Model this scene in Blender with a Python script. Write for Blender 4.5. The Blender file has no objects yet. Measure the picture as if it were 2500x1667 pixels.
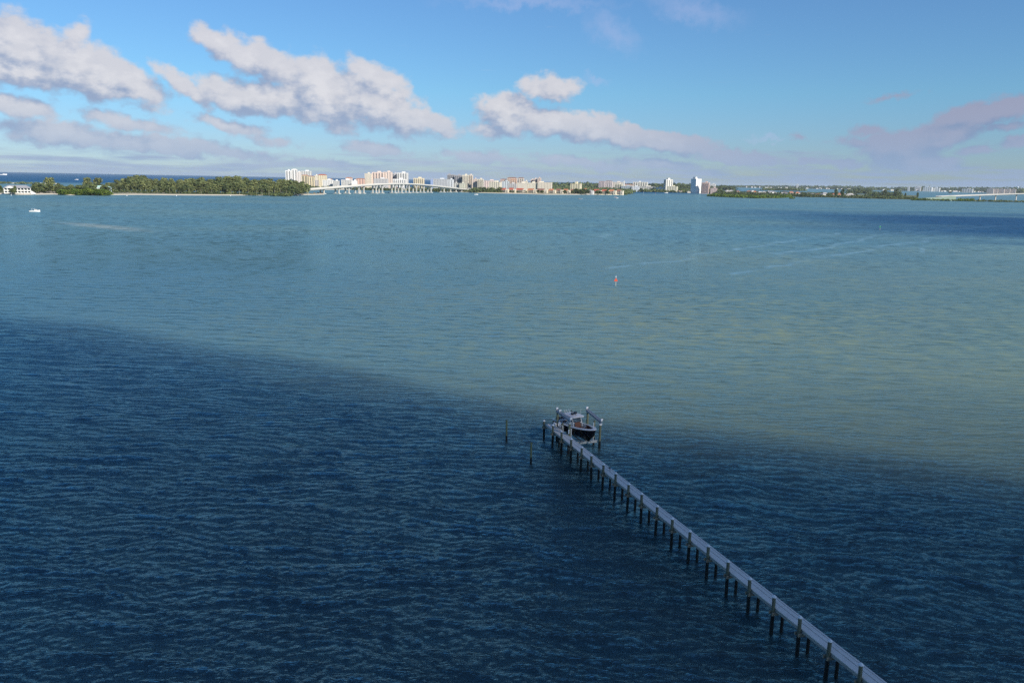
import bpy, math, random, bmesh
import numpy as np
from mathutils import Vector, Matrix, noise as mnoise

random.seed(7)
rng = np.random.default_rng(7)
scene = bpy.context.scene
COL = scene.collection

# ------------------------------------------------------------------ camera
FPX = 1900.0                    # focal length in photograph pixels (2500 x 1667)
PITCH = 11.68
ROLL = 1.04
CAM_H = 34.7
cam_data = bpy.data.cameras.new("camera")
cam_data.sensor_width = 36.0
cam_data.lens = 36.0 * FPX / 2500.0
cam_data.clip_start = 0.5
cam_data.clip_end = 120000.0
cam = bpy.data.objects.new("camera", cam_data)
COL.objects.link(cam)
CAM_ROT = Matrix.Rotation(math.radians(90 - PITCH), 3, 'X') @ Matrix.Rotation(math.radians(ROLL), 3, 'Z')
cam.matrix_world = Matrix.Translation((0, 0, CAM_H)) @ CAM_ROT.to_4x4()
scene.camera = cam

def ray(px, py):
    return (CAM_ROT @ Vector(((px - 1250.0), -(py - 833.5), -FPX))).normalized()
def ground(px, py, h=0.0):
    """where the view ray through a photograph pixel meets height h"""
    d = ray(px, py)
    t = (h - CAM_H) / d.z
    return Vector((d.x * t, d.y * t, h))
def at_dist(px, py, dist):
    """point at ground distance dist (along y) seen at that pixel"""
    d = ray(px, py)
    t = dist / d.y
    return Vector((d.x * t, dist, CAM_H + d.z * t))
def azel(px, py):
    d = ray(px, py)
    return math.degrees(math.atan2(d.x, d.y)), math.degrees(math.asin(d.z))

# ------------------------------------------------------------------ sun, sky, exposure
SUN_AZ = 136.0                  # clockwise from the view direction (+Y)
SUN_EL = 31.0
SUN_DIR = Vector((math.sin(math.radians(SUN_AZ)) * math.cos(math.radians(SUN_EL)),
                  math.cos(math.radians(SUN_AZ)) * math.cos(math.radians(SUN_EL)),
                  math.sin(math.radians(SUN_EL))))
sd = bpy.data.lights.new("sun", 'SUN')
sd.energy = 5.0
sd.angle = math.radians(0.53)
sd.color = (1.0, 0.93, 0.83)
sun = bpy.data.objects.new("sun", sd)
COL.objects.link(sun)
sun.rotation_euler = SUN_DIR.to_track_quat('Z', 'Y').to_euler()

scene.view_settings.view_transform = 'Standard'
scene.view_settings.look = 'None'
scene.view_settings.exposure = 0.32
scene.view_settings.gamma = 1.0
scene.view_settings.use_curve_mapping = False
scene.cycles.use_denoising = False
scene.cycles.sample_clamp_direct = 1.8
scene.cycles.sample_clamp_indirect = 1.8
scene.cycles.max_bounces = 6
scene.cycles.diffuse_bounces = 2
scene.cycles.glossy_bounces = 2
scene.cycles.transparent_max_bounces = 8
scene.cycles.volume_bounces = 0
scene.cycles.caustics_reflective = False
scene.cycles.caustics_refractive = False

world = bpy.data.worlds.new("World")
scene.world = world
world.use_nodes = True
wt = world.node_tree
wt.nodes.clear()

class NB:
    """tiny helper to write node trees as expressions"""
    def __init__(self, tree): self.t = tree
    def n(self, typ, **kw):
        nd = self.t.nodes.new(typ)
        for k, v in kw.items():
            setattr(nd, k, v)
        return nd
    def put(self, sock, v):
        if v is None: return
        if isinstance(v, bpy.types.NodeSocket): self.t.links.new(v, sock)
        else: sock.default_value = v
    def m(self, op, a, b=None, c=None, clamp=False):
        nd = self.n('ShaderNodeMath', operation=op, use_clamp=clamp)
        self.put(nd.inputs[0], a); self.put(nd.inputs[1], b)
        if c is not None: self.put(nd.inputs[2], c)
        return nd.outputs[0]
    def v(self, op, a, b=None, scale=None):
        nd = self.n('ShaderNodeVectorMath', operation=op)
        self.put(nd.inputs[0], a)
        if b is not None: self.put(nd.inputs[1], b)
        if scale is not None: self.put(nd.inputs['Scale'], scale)
        return nd.outputs['Value'] if op in ('LENGTH', 'DOT_PRODUCT', 'DISTANCE') else nd.outputs['Vector']
    def xyz(self, x, y, z):
        nd = self.n('ShaderNodeCombineXYZ')
        self.put(nd.inputs[0], x); self.put(nd.inputs[1], y); self.put(nd.inputs[2], z)
        return nd.outputs[0]
    def sep(self, v):
        nd = self.n('ShaderNodeSeparateXYZ'); self.put(nd.inputs[0], v)
        return nd.outputs[0], nd.outputs[1], nd.outputs[2]
    def noise(self, vec, scale=1.0, detail=3.0, rough=0.5, dist=0.0, dims='3D', color=False, lac=2.0):
        nd = self.n('ShaderNodeTexNoise', noise_dimensions=dims)
        self.put(nd.inputs['Vector'], vec)
        nd.inputs['Scale'].default_value = scale
        nd.inputs['Detail'].default_value = detail
        nd.inputs['Roughness'].default_value = rough
        nd.inputs['Lacunarity'].default_value = lac
        nd.inputs['Distortion'].default_value = dist
        return nd.outputs['Color'] if color else nd.outputs[0]
    def ss(self, x, lo, hi, a=0.0, b=1.0):
        nd = self.n('ShaderNodeMapRange', interpolation_type='SMOOTHSTEP')
        self.put(nd.inputs[0], x); self.put(nd.inputs[1], lo); self.put(nd.inputs[2], hi)
        self.put(nd.inputs[3], a); self.put(nd.inputs[4], b)
        return nd.outputs[0]
    def mix(self, f, a, b, blend='MIX'):
        nd = self.n('ShaderNodeMix', data_type='RGBA', blend_type=blend)
        self.put(nd.inputs[0], f)
        self.put(nd.inputs[6], a if isinstance(a, bpy.types.NodeSocket) else (*a, 1.0))
        self.put(nd.inputs[7], b if isinstance(b, bpy.types.NodeSocket) else (*b, 1.0))
        return nd.outputs[2]
    def ramp(self, x, stops):
        nd = self.n('ShaderNodeValToRGB')
        self.put(nd.inputs[0], x)
        els = nd.color_ramp.elements
        while len(els) < len(stops): els.new(0.5)
        for e, (p, c) in zip(els, stops):
            e.position = p; e.color = (*c, 1.0)
        return nd.outputs[0]

# cloud banks seen low over the water: centre and half size in the photograph's
# angles, tilt in degrees, strength
CLOUDS = [
    (40, 120, 130, 88, 10, 1.0), (180, 160, 170, 66, 14, 1.0), (300, 190, 125, 48, 32, .95), (185, 85, 34, 38, 50, .5),
    (60, 175, 160, 45, 0, 1.0), (230, 200, 140, 38, 3, 1.0),
    (530, 105, 80, 34, 22, .85), (640, 150, 130, 45, 20, .95), (455, 215, 95, 26, 35, .8),
    (640, 245, 200, 44, 6, 1.0), (800, 230, 130, 78, 25, 1.1), (790, 175, 60, 30, 30, .8), (930, 255, 150, 58, 22, 1.0),
    (925, 185, 85, 30, 28, .75), (1040, 290, 100, 28, 20, .95), (870, 165, 30, 18, 10, .5),
    (1340, 213, 78, 33, -2, .85), (1275, 250, 40, 18, 20, .55),
    (1235, 285, 75, 48, 18, 1.0), (1380, 305, 150, 38, 4, 1.0), (1205, 262, 30, 28, 20, .7), (1500, 330, 120, 30, 8, 1.0),
    (1640, 352, 150, 28, 6, 1.0), (1800, 382, 140, 20, 6, .95), (1190, 320, 60, 22, 0, .55),
    (915, 362, 90, 18, 4, .9),
    (30, 266, 110, 30, 4, .8), (310, 295, 150, 20, 10, .55), (570, 312, 110, 17, 10, .65), (650, 345, 70, 14, 5, .4),
    (150, 330, 190, 32, 4, .8), (380, 352, 230, 26, 4, .75), (560, 375, 160, 16, 3, .5),
    (1170, 385, 110, 16, 4, .6), (1420, 398, 150, 14, 4, .6), (1600, 402, 140, 12, 3, .6), (780, 395, 130, 10, 2, .5),
    (2200, 358, 110, 42, -4, 1.0), (2300, 330, 120, 36, -14, .95), (2330, 290, 100, 26, -28, .8), (2440, 270, 120, 30, -14, .85),
    (2230, 400, 130, 26, 0, .85), (2100, 352, 60, 15, 5, .45), (2480, 350, 50, 16, -8, .5),
    (2130, 322, 50, 13, -6, .5), (2385, 372, 60, 13, -4, .5), (2470, 305, 50, 14, -8, .6), (2175, 238, 60, 10, -14, .35), (1955, 335, 30, 9, 10, .4),
    (1972, 395, 26, 10, 0, .6), (2045, 398, 60, 13, 8, .65), (2320, 412, 50, 7, 3, .5),
]

WISPS = [(1495, 80, 80, 42, 25), (1290, 6, 230, 22, 0), (1690, 20, 130, 34, 12), (1450, 200, 40, 14, 0), (1870, 340, 50, 10, -4)]
grp = bpy.data.node_groups.new("cloud_field", 'ShaderNodeTree')
grp.interface.new_socket("Vector", in_out='INPUT', socket_type='NodeSocketVector')
grp.interface.new_socket("Density", in_out='OUTPUT', socket_type='NodeSocketFloat')
g = NB(grp)
gi = g.n('NodeGroupInput'); go = g.n('NodeGroupOutput')
P0 = gi.outputs[0]
w1 = g.v('SCALE', g.v('SUBTRACT', g.noise(P0, 0.42, 3, .55, color=True), (0.5, 0.5, 0.5)), scale=1.7)
w2 = g.v('SCALE', g.v('SUBTRACT', g.noise(P0, 1.7, 4, .6, color=True), (0.5, 0.5, 0.5)), scale=0.62)
P = g.v('ADD', g.v('ADD', P0, g.v('MULTIPLY', w1, (1, .62, 0))), g.v('MULTIPLY', w2, (1, .8, 0)))
Pxx, Pyy, _ = g.sep(P)
acc = None
for (cx, cy, a, b, tilt, s) in CLOUDS:
    u0, v0 = azel(cx, cy)
    du = azel(cx + 10, cy)[0] - azel(cx - 10, cy)[0]
    dv = azel(cx, cy - 10)[1] - azel(cx, cy + 10)[1]
    mp = g.n('ShaderNodeMapping', vector_type='TEXTURE')
    g.put(mp.inputs['Vector'], g.xyz(Pxx, Pyy, acc if acc is not None else 0.0))
    mp.inputs['Location'].default_value = (u0, v0, 0)
    mp.inputs['Rotation'].default_value = (0, 0, math.radians(-tilt - 1))
    mp.inputs['Scale'].default_value = (a * du / 20 * 1.12, b * dv / 20 * 1.18, 1)
    L = g.v('LENGTH', g.v('MULTIPLY', mp.outputs[0], (1, 1, 0)))
    e = g.m('MULTIPLY_ADD', L, -1.0 * s if s > .5 else -s, s)       # s*(1-L)
    acc = e if acc is None else g.m('SMOOTH_MAX', acc, e, 0.12)
fb = g.noise(g.v('MULTIPLY', P0, (1, 1.35, 1)), .85, 5, .50)
acc = g.m('ADD', acc, g.m('MULTIPLY', g.m('SUBTRACT', fb, .5), 0.95))
# low bands that thicken towards the horizon
px_, py_, pz_ = g.sep(P0)
band = g.noise(g.v('MULTIPLY', P0, (.17, 2.1, 1)), 1.0, 5, .55)
lowb = g.m('ADD', g.ss(py_, 0.2, 3.9, 0.24, -0.46), g.m('MULTIPLY', g.m('SUBTRACT', band, .5), 2.15))
lowb = g.m('MULTIPLY', lowb, 0.75)
acc = g.m('MAXIMUM', acc, lowb)
# fair-weather scatter higher than the frame and round the rest of the sky
hi = g.noise(g.v('MULTIPLY', P0, (.075, .15, 1)), 1.0, 6, .55)
hi = g.m('SUBTRACT', g.m('MULTIPLY', hi, 1.4), g.m('ADD', g.ss(py_, 12, 40, 1.6, 1.1), 0))
acc = g.m('MAXIMUM', acc, hi)
g.put(go.inputs[0], acc)

W = NB(wt)
tc = W.n('ShaderNodeTexCoord')
dirv = tc.outputs['Generated']
dx, dy, dz = W.sep(dirv)
azd = W.m('MULTIPLY', W.m('ARCTAN2', dx, dy), 57.29578)
eld = W.m('MULTIPLY', W.m('ARCSINE', dz), 57.29578)
uv = W.xyz(azd, eld, 0.0)
def field(vec):
    nd = W.n('ShaderNodeGroup'); nd.node_tree = grp
    W.put(nd.inputs[0], vec)
    return nd.outputs[0]
F0 = field(uv)
F1 = field(W.v('ADD', uv, (0.5, 1.0, 0.0)))
dens = W.ss(F0, -0.08, 0.34)
sky = W.n('ShaderNodeTexSky', sky_type='NISHITA')
sky.sun_disc = False
sky.sun_elevation = math.radians(SUN_EL)
sky.sun_rotation = math.radians(SUN_AZ)
sky.altitude = 30
sky.air_density = 1.0
sky.dust_density = 0.25
sky.ozone_density = 2.2
SKY_K = 0.088
# the camera's own rendering of a clean, saturated Gulf sky: one tint by elevation over the physical sky
tint = W.ramp(W.m('DIVIDE', W.m('ABSOLUTE', eld), 30.0),
              [(0.0, (0.50, .66, 1.00)), (0.08, (0.49, .68, 1.00)), (0.2, (.50, .80, 1.04)), (.40, (.55, .83, 1.10)), (.75, (.50, .74, .98)), (1.0, (.50, .68, .92))])
skyc = W.v('MULTIPLY', sky.outputs[0], tint)
tex = W.noise(W.v('MULTIPLY', uv, (1, 1.6, 1)), .62, 5, .55)
lit = W.ss(W.m('ADD', W.m('SUBTRACT', F0, F1), W.m('MULTIPLY', W.m('SUBTRACT', tex, .5), 1.6)), -0.62, 0.50)
core = W.ss(F0, 0.10, 0.85)
cl = W.mix(lit, (2.8, 3.4, 4.9), (6.1, 6.0, 6.4))
cl = W.mix(W.m('MULTIPLY', W.m('MULTIPLY', core, W.ss(tex, .40, .66)), .8), cl, (7.2, 7.0, 7.2))
warm = W.ss(azd, 2, 22)
cl = W.mix(W.m('MULTIPLY', warm, .95), cl, W.mix(lit, (1.8, 2.5, 4.1), (2.9, 3.1, 4.4)))
# low over the sea the clouds take the colour of the air in front of them
air = W.ss(eld, 0.0, 5.5, .85, 0.0)
cl = W.mix(air, cl, (2.9, 4.0, 5.8))
wacc = None
wn = W.v('SCALE', W.v('SUBTRACT', W.noise(uv, .9, 4, .6, color=True), (.5, .5, .5)), scale=2.6)
uvw = W.v('ADD', uv, wn)
for (cx, cy, a, b, tilt) in WISPS:
    u0, v0 = azel(cx, cy)
    mp = W.n('ShaderNodeMapping', vector_type='TEXTURE')
    W.put(mp.inputs['Vector'], uvw)
    mp.inputs['Location'].default_value = (u0, v0, 0)
    mp.inputs['Rotation'].default_value = (0, 0, math.radians(-tilt - 1))
    mp.inputs['Scale'].default_value = (a * .028 * 1.3, b * .028 * 1.3, 1)
    e = W.m('SUBTRACT', 1.0, W.v('LENGTH', W.v('MULTIPLY', mp.outputs[0], (1, 1, 0))))
    wacc = e if wacc is None else W.m('MAXIMUM', wacc, e)
skyc = W.mix(W.m('MULTIPLY', W.ss(wacc, 0.0, 1.0), .32), skyc, (4.4, 4.9, 7.2))
col = W.mix(W.m('MULTIPLY', dens, .92), skyc, cl)
bg = W.n('ShaderNodeBackground')
W.put(bg.inputs[0], col)
bg.inputs[1].default_value = SKY_K
wo = W.n('ShaderNodeOutputWorld')
wt.links.new(bg.outputs[0], wo.inputs[0])
world.cycles.sampling_method = 'NONE'

# ------------------------------------------------------------------ helpers
def props(o, label=None, cat=None, group=None, kind=None):
    if label: o['label'] = label
    if cat: o['category'] = cat
    if group: o['group'] = group
    if kind: o['kind'] = kind
    return o
def empty(name, loc=(0, 0, 0), rz=0.0):
    o = bpy.data.objects.new(name, None)
    COL.objects.link(o)
    o.location = loc
    o.rotation_euler = (0, 0, rz)
    o.empty_display_size = 0.1
    return o
def new_mat(name):
    m = bpy.data.materials.new(name)
    m.use_nodes = True
    m.node_tree.nodes.clear()
    nb = NB(m.node_tree)
    return m, nb
def simple(name, rgb, rough=.7, metal=0.0, var=.18, vscale=1.0, spec=.5, bump=0.0, bscale=20.0):
    """painted / weathered surface: colour broken up by object-space noise"""
    m, nb = new_mat(name)
    tcn = nb.n('ShaderNodeTexCoord')
    geo = nb.n('ShaderNodeNewGeometry')
    f = nb.noise(geo.outputs['Position'], vscale, 4, .6)
    f2 = nb.m('MULTIPLY_ADD', nb.m('SUBTRACT', f, .5), var * 2.4, 1.0)
    c = nb.v('SCALE', nb.xyz(*rgb), scale=f2)
    bs = nb.n('ShaderNodeBsdfPrincipled')
    nb.put(bs.inputs['Base Color'], c)
    bs.inputs['Roughness'].default_value = rough
    bs.inputs['Metallic'].default_value = metal
    bs.inputs['Specular IOR Level'].default_value = spec
    if bump:
        bp = nb.n('ShaderNodeBump')
        bp.inputs['Strength'].default_value = bump
        bp.inputs['Distance'].default_value = 0.02
        nb.put(bp.inputs['Height'], nb.noise(tcn.outputs['Object'], bscale, 3, .5))
        nb.put(bs.inputs['Normal'], bp.outputs[0])
    out = nb.n('ShaderNodeOutputMaterial')
    nb.put(out.inputs[0], bs.outputs[0])
    return m

class MB:
    """collects primitives into ONE mesh"""
    def __init__(self): self.v = []; self.f = []; self.mi = []; self.cur = 0
    def add(self, vs, fs):
        o = len(self.v)
        self.v += [tuple(p) for p in vs]
        self.f += [tuple(i + o for i in f) for f in fs]
        self.mi += [self.cur] * len(fs)
        return self
    def box(self, x0, x1, y0, y1, z0, z1, M=None):
        vs = [Vector(p) for p in ((x0, y0, z0), (x1, y0, z0), (x1, y1, z0), (x0, y1, z0), (x0, y0, z1), (x1, y0, z1), (x1, y1, z1), (x0, y1, z1))]
        if M is not None: vs = [M @ p for p in vs]
        return self.add(vs, [(0, 3, 2, 1), (4, 5, 6, 7), (0, 1, 5, 4), (1, 2, 6, 5), (2, 3, 7, 6), (3, 0, 4, 7)])
    def tube(self, a, b, r0, r1=None, n=10, caps=True):
        a = Vector(a); b = Vector(b); r1 = r0 if r1 is None else r1
        q = (b - a).normalized().to_track_quat('Z', 'Y')
        vs = []
        for c, r in ((a, r0), (b, r1)):
            for k in range(n):
                t = 2 * math.pi * k / n
                vs.append(c + q @ Vector((math.cos(t) * r, math.sin(t) * r, 0)))
        fs = [(k, (k + 1) % n, n + (k + 1) % n, n + k) for k in range(n)]
        if caps: fs += [tuple(reversed(range(n))), tuple(range(n, 2 * n))]
        return self.add(vs, fs)
    def path(self, pts, r, n=8):
        for a, b in zip(pts[:-1], pts[1:]): self.tube(a, b, r, r, n)
        return self
    def cone(self, c, r, h, n=12):
        c = Vector(c)
        vs = [c + Vector((math.cos(2 * math.pi * k / n) * r, math.sin(2 * math.pi * k / n) * r, 0)) for k in range(n)] + [c + Vector((0, 0, h))]
        return self.add(vs, [(k, (k + 1) % n, n) for k in range(n)] + [tuple(reversed(range(n)))])
    def grid(self, rows, close_u=False, close_v=False):
        """rows: list of equal-length point lists"""
        R = len(rows); C = len(rows[0])
        vs = [p for r in rows for p in r]
        fs = []
        for i in range(R if close_v else R - 1):
            for j in range(C if close_u else C - 1):
                a = i * C + j; b = i * C + (j + 1) % C
                c = ((i + 1) % R) * C + (j + 1) % C; d = ((i + 1) % R) * C + j
                fs.append((a, b, c, d))
        return self.add(vs, fs)
    def mesh(self, name, mats):
        me = bpy.data.meshes.new(name)
        me.from_pydata(self.v, [], self.f)
        for m in (mats if isinstance(mats, (list, tuple)) else [mats]): me.materials.append(m)
        if any(self.mi): me.polygons.foreach_set('material_index', self.mi)
        me.update()
        return me
    def build(self, name, mats, parent=None, smooth=False, bevel=0.0, loc=None):
        me = self.mesh(name, mats)
        o = bpy.data.objects.new(name, me)
        COL.objects.link(o)
        if smooth:
            me.polygons.foreach_set('use_smooth', [True] * len(me.polygons))
        if bevel:
            bm = bmesh.new(); bm.from_mesh(me)
            bmesh.ops.bevel(bm, geom=bm.edges[:], offset=bevel, segments=1, affect='EDGES')
            bm.to_mesh(me); bm.free()
        if parent is not None: o.parent = parent
        if loc is not None: o.location = loc
        return o
def inst(name, me, parent=None, loc=(0, 0, 0), rz=0.0, sc=None):
    o = bpy.data.objects.new(name, me)
    COL.objects.link(o)
    if parent is not None: o.parent = parent
    o.location = loc
    o.rotation_euler = (0, 0, rz)
    if sc is not None: o.scale = sc if hasattr(sc, '__len__') else (sc, sc, sc)
    return o
# ------------------------------------------------------------------ water
WAKES = [(1440, 668, 1918, 590, 3.6), (1880, 597, 2075, 563, 4.5), (1860, 632, 2240, 557, 4.5), (1786, 673, 1940, 640, 3.2), (1900, 646, 2320, 575, 4.2), (1430, 584, 1530, 566, 4.5), (2200, 570, 2520, 545, 6.0), (1750, 531, 2000, 521, 6.0), (2250, 618, 2275, 600, 3.0)]
def water_material(name, far=False):
    m, nb = new_mat(name)
    geo = nb.n('ShaderNodeNewGeometry')
    P = geo.outputs['Position']
    x, y, z = nb.sep(P)
    # slope of the small wind ripples, taken from noise, so it keeps its strength however far away
    def slope(sx, sy, rot, detail, rough):
        mp = nb.n('ShaderNodeMapping')
        nb.put(mp.inputs['Vector'], P)
        mp.inputs['Rotation'].default_value = (0, 0, math.radians(rot))
        mp.inputs['Scale'].default_value = (sx, sy, 1.0)
        return nb.v('SUBTRACT', nb.noise(mp.outputs[0], 1.0, detail, rough, color=True), (.5, .5, .5))
    s1 = nb.v('MULTIPLY', slope(.55, 1.6, 9, 3, .6), (.30, .75, 0))
    s2 = nb.v('MULTIPLY', slope(.12, .42, 12, 3, .6), (.25, .80, 0))
    s3 = nb.v('MULTIPLY', slope(2.2, 5.2, -14, 2, .6), (.22, .50, 0))
    s4 = nb.v('MULTIPLY', slope(.26, .46, 10, 1.5, .5), (.5, 1.9, 0))
    s5 = nb.v('MULTIPLY', slope(.17, .12, 8, 1.5, .5), (.4, 1.6, 0))
    tot = nb.v('ADD', nb.v('ADD', nb.v('ADD', s1, s2), s3), nb.v('ADD', nb.v('SCALE', s4, scale=nb.ss(y, 80, 200)), nb.v('SCALE', s5, scale=nb.ss(y, 230, 450))))
    # patches where the breeze roughens or calms the surface
    gust = nb.noise(nb.v('MULTIPLY', P, (.006, .012, 1)), 1.0, 4, .6)
    # long pale wake and slick lines running away to the right
    slick = None
    wob = nb.m('MULTIPLY', nb.m('SUBTRACT', nb.noise(P, .012, 4, .6), .5), 46.0)
    brk = nb.noise(P, .05, 4, .65)
    for (ax, ay, bx_, by_, wd) in WAKES:
        A = ground(ax, ay); Bp = ground(bx_, by_); D = Bp - A; L = D.length; D.normalize()
        rel = nb.v('SUBTRACT', P, tuple(A))
        al = nb.v('DOT_PRODUCT', rel, tuple(D)); ac = nb.m('ADD', nb.v('DOT_PRODUCT', rel, (-D.y, D.x, 0)), wob)
        k = nb.m('MULTIPLY', nb.ss(nb.m('ABSOLUTE', ac), 0.0, wd, 1.0, 0.0), nb.m('MULTIPLY', nb.ss(al, 0, L * .12), nb.ss(al, L, L * .85)))
        slick = k if slick is None else nb.m('MAXIMUM', slick, k)
    slick = nb.m('MULTIPLY', slick, nb.ss(brk, .34, .62))
    amp = nb.m('MULTIPLY', nb.ss(gust, .3, .7, .8, 1.2), nb.m('SUBTRACT', 1.0, nb.m('MULTIPLY', slick, .5)))
    tot = nb.v('SCALE', tot, scale=amp)
    # capillary ripples as a height, sharp crested
    mp2 = nb.n('ShaderNodeMapping'); nb.put(mp2.inputs['Vector'], P)
    mp2.inputs['Rotation'].default_value = (0, 0, math.radians(11)); mp2.inputs['Scale'].default_value = (1.15, 3.9, 1)
    r1 = nb.m('ABSOLUTE', nb.m('SUBTRACT', nb.noise(mp2.outputs[0], 1.0, 4, .62, dist=.5), .5))
    bmp = nb.n('ShaderNodeBump'); bmp.inputs['Strength'].default_value = 1.0; bmp.inputs['Distance'].default_value = .25
    nb.put(bmp.inputs['Height'], nb.m('MULTIPLY', r1, -1.0))
    nrm = nb.v('NORMALIZE', nb.v('ADD', bmp.outputs[0], tot))
    # what the water itself looks like: suspended sand and depth, with cloud shade painted in near and far right
    big = nb.noise(nb.v('MULTIPLY', P, (.0042, .0075, 1)), 1.0, 4, .55)
    green = nb.mix(nb.ss(big, .32, .68), (.128, .200, .172), (.188, .228, .142))
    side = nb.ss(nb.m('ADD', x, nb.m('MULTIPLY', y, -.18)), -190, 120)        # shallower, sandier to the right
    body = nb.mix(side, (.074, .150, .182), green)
    body = nb.v('SCALE', body, scale=nb.ss(nb.m('ADD', y, nb.m('MULTIPLY', big, 40)), 85, 185, .29, 1.0))  # near water darkened in its colour to deepen the cloud shade
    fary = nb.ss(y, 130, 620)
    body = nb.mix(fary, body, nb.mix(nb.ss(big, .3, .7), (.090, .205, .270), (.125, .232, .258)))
    body = nb.mix(nb.m('MULTIPLY', slick, .5), body, (.26, .42, .50))
    # cloud shadow far to the right, painted into the water colour
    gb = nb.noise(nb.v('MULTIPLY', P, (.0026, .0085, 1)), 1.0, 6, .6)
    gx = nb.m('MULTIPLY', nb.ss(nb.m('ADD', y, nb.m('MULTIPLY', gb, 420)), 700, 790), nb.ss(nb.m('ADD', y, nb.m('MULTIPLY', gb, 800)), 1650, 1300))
    far_shade = nb.m('MULTIPLY', gx, nb.ss(nb.m('ADD', x, nb.m('MULTIPLY', gb, 300)), 300, 620))
    body = nb.mix(nb.m('MULTIPLY', far_shade, .85), body, (.010, .058, .160))
    # open Gulf beyond the islands
    gulf = nb.m('MULTIPLY', nb.ss(y, 2300, 3000), nb.ss(nb.m('SUBTRACT', x, nb.m('MULTIPLY', y, .25)), 300, -300))
    body = nb.mix(gulf, body, (.010, .085, .20))
    # sand bar just under the surface
    bx = nb.m('DIVIDE', nb.m('SUBTRACT', x, BAR[0]), 62.0)
    by = nb.m('DIVIDE', nb.m('ADD', nb.m('SUBTRACT', y, BAR[1]), nb.m('MULTIPLY', nb.m('SUBTRACT', x, BAR[0]), .75)), 17.0)
    bn = nb.noise(nb.v('MULTIPLY', P, (.04, .06, 1)), 1.0, 4, .6)
    bl = nb.m('ADD', nb.m('SQRT', nb.m('ADD', nb.m('MULTIPLY', bx, bx), nb.m('MULTIPLY', by, by))), nb.m('MULTIPLY', nb.m('SUBTRACT', bn, .5), .9))
    bar = nb.ss(bl, 1.15, .1)
    body = nb.mix(nb.m('MULTIPLY', bar, .55), body, (.34, .38, .34))
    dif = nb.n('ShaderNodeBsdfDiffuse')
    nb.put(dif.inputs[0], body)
    nb.put(dif.inputs['Normal'], nb.v('NORMALIZE', nb.v('ADD', geo.outputs['Normal'], nb.v('SCALE', tot, scale=.6))))
    gl = nb.n('ShaderNodeBsdfGlossy')
    gl.inputs[0].default_value = (.40, .76, .95, 1)
    nb.put(gl.inputs['Roughness'], nb.ss(y, 300, 1200, .08, .16))
    nb.put(gl.inputs['Normal'], nrm)
    fr = nb.n('ShaderNodeFresnel'); fr.inputs[0].default_value = 1.40
    nb.put(fr.inputs['Normal'], nrm)
    mx = nb.n('ShaderNodeMixShader')
    # a rough sea never mirrors fully at grazing angles: facets hide one another
    frr = nb.m('DIVIDE', fr.outputs[0], nb.m('ADD', 1.0, nb.m('MULTIPLY', fr.outputs[0], 1.0)))
    frr = nb.m('MULTIPLY', frr, nb.m('SUBTRACT', nb.m('ADD', 1.38, nb.m('MULTIPLY', slick, .3)), nb.m('MULTIPLY', gulf, .72)))
    frr = nb.m('MULTIPLY', frr, nb.m('SUBTRACT', 1.0, nb.m('MULTIPLY', far_shade, .5)), clamp=True)
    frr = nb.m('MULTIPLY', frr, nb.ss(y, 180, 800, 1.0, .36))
    nb.put(mx.inputs[0], frr)
    nb.put(mx.inputs[1], dif.outputs[0]); nb.put(mx.inputs[2], gl.outputs[0])
    out = nb.n('ShaderNodeOutputMaterial')
    nb.put(out.inputs[0], mx.outputs[0])
    return m
BAR = ground(250, 553)
BAR = (BAR.x, BAR.y)
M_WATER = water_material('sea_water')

def wave_height(X, Y, cut):
    """sum of wind waves; cut = shortest wavelength the local mesh can carry"""
    r = np.random.default_rng(11)
    Hh = np.zeros_like(X)
    # low-frequency wobble of the phase keeps crests short and broken
    wobx = np.zeros_like(X); woby = np.zeros_like(X)
    for _ in range(5):
        L = r.uniform(9, 34); a = r.uniform(0, 2 * np.pi); k = 2 * np.pi / L
        ph = k * (X * np.cos(a) + Y * np.sin(a)) + r.uniform(0, 6.28)
        wobx += np.sin(ph) * L * .018; woby += np.cos(ph) * L * .018
    Xw = X + wobx; Yw = Y + woby
    N = 130
    for i in range(N):
        L = 0.36 * (6.0 / 0.36) ** (i / (N - 1.0)) * r.uniform(.92, 1.08)
        a = np.radians(-98 + r.normal(0, 26 if L < 2.0 else 16))
        k = 2 * np.pi / L
        steep = 0.026 * (1.15 if L < 1.7 else .50)
        A = steep / k
        w = np.clip((L / cut - 1.0) / 1.0, 0, 1)
        ph = k * (Xw * np.cos(a) + Yw * np.sin(a)) + r.uniform(0, 6.28)
        s = np.sin(ph)
        Hh += A * w * (s + .35 * (1 - 2 * np.abs(np.sin(ph * .5 + .785))))
    return Hh

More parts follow.
